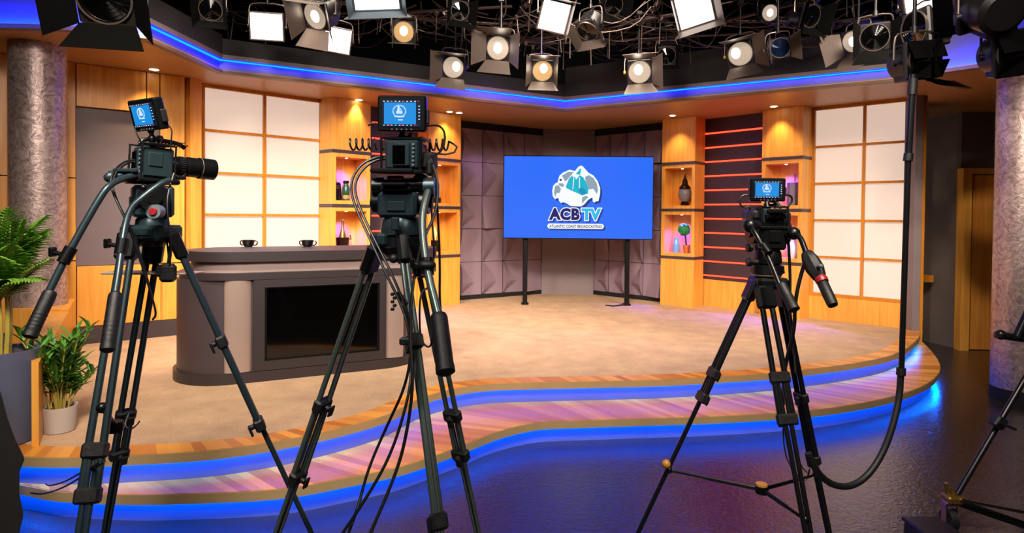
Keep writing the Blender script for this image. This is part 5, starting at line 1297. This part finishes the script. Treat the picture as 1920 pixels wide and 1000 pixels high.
fresnel('dark unlit lamp partly hidden behind the fan of cables at top centre', 1150, 10, 7.6, 18, (.3, -1, -.5), None, {'L': 30, 'R': 30, 'B': 30}, dm='door_black')
fresnel('dark unlit lamp high between the grid pipes, right of the warm lamp', 862, 20, 6.8, 17, (.4, -1, -.4), None, {'L': 30, 'R': 30, 'B': 30}, dm='door_black')
fresnel('dark unlit lamp hanging high at the right of the tilted panel', 1520, 30, 6.4, 20, (.4, -1, -.4), None, {'L': 30, 'R': 30, 'B': 30}, dm='door_black')
# flag sheets and gel
gs = [at(x, y, 3.72) for x, y in ((1722, 143), (1748, 148), (1790, 152), (1822, 166), (1800, 167), (1765, 162), (1738, 152))]
mb = MB(); c = sum(gs, Vector()) / len(gs) + Vector((0, .10, .02))
for i in range(len(gs)):
    a, b = gs[i], gs[(i + 1) % len(gs)]; mb.add([a, b, c, a + Vector((0, 0, .004)), b + Vector((0, 0, .004)), c + Vector((0, 0, .004))], [(0, 1, 2), (5, 4, 3), (0, 3, 4, 1)])
tag(mb.build('gel_sheet', 'gel', smooth=0), 'crumpled brown gel sheet clipped under the closed black lamp', 'gel sheet')
# tangle of power cables and clamps in the grid
mb = MB(); rnd = random.Random(11)
for k in range(150):
    pa, pb = rnd.choice(P), rnd.choice(P)
    a = pa[0].lerp(pa[1], rnd.random()) + Vector((rnd.uniform(-.1, .1), rnd.uniform(-.1, .1), rnd.uniform(-.05, .25)))
    if rnd.random() < .5: b = a + Vector((rnd.uniform(-.7, .7), rnd.uniform(-.6, .6), rnd.uniform(-.25, .2)))
    else:
        b = pb[0].lerp(pb[1], rnd.random()); 
        if (b - a).length > 1.6: b = a + (b - a).normalized() * 1.2
    s = rnd.uniform(.04, .3); pts = [a.lerp(b, t) + Vector((rnd.uniform(-.05, .05), rnd.uniform(-.05, .05), -s * 4 * t * (1 - t) + rnd.uniform(-.03, .03))) for t in (0, .2, .4, .6, .8, 1)]
    mb.tube(pts, rnd.choice((.004, .006, .009)), 6, 1)
tag(mb.build('cable_tangle', 'pipe'), 'tangle of cables looping through the dark lighting grid', 'cables', kind='stuff')
mb = MB()
for k in range(120):
    pa = rnd.choice(P); a = pa[0].lerp(pa[1], rnd.random()); mb.box(a + Vector((0, 0, -.03)), (.05, .04, .07), (rnd.random(), rnd.random(), rnd.random()), bev=.006)
    if rnd.random() < .55: mb.cyl(a, a + Vector((rnd.uniform(-.04, .04), 0, -rnd.uniform(.12, .45))), .008, n=7)
    if rnd.random() < .4: mb.cyl(a, a + Vector((rnd.uniform(-.5, .5), rnd.uniform(-.5, .5), rnd.uniform(-.1, .3))), .010, n=7)
tag(mb.build('grid_clamps', 'pipe'), 'clutter of pipe clamps, stubs and hooks all over the dark lighting grid', 'clamps', kind='stuff')
# hanging pole feeding the right camera
YP = 3.45
t = thing('cable_drop', 'vertical black pole with hose curving down to the right tripod', 'cable pole', at(1697, 455, YP))
MB().cyl(at(1712, 140, YP), at(1703, 296, YP), .0175, n=14).build('upper_tube', 'tube_black', t)
MB().cyl(at(1703, 290, YP), at(1690, 692, YP), .0150, n=14).build('lower_tube', 'tube_black', t)
for (x0, y0, x1, y1, r) in ((1712, 148, 1710, 178, .024), (1704, 288, 1702, 302, .024), (1690, 690, 1689, 704, .024)):
    mb = MB(); mb.cyl(at(x0, y0, YP), at(x1, y1, YP), r, n=14); mb.cyl(at(x0, y1 - 4, YP), at(x0 - 9, y1 - 5, YP), .007, n=8); mb.build('collar', 'rubber', t)
MB().tube(ppts((1689, 700, YP), (1687, 740, YP), (1677, 790, 3.42), (1657, 848, 3.4), (1628, 893, 3.36), (1595, 914, 3.32), (1562, 911, 3.28), (1538, 893, 3.24), (1524, 872, 3.2), (1516, 850, 3.2)), .0175, 12, 3).build('hose', 'rubber', t)
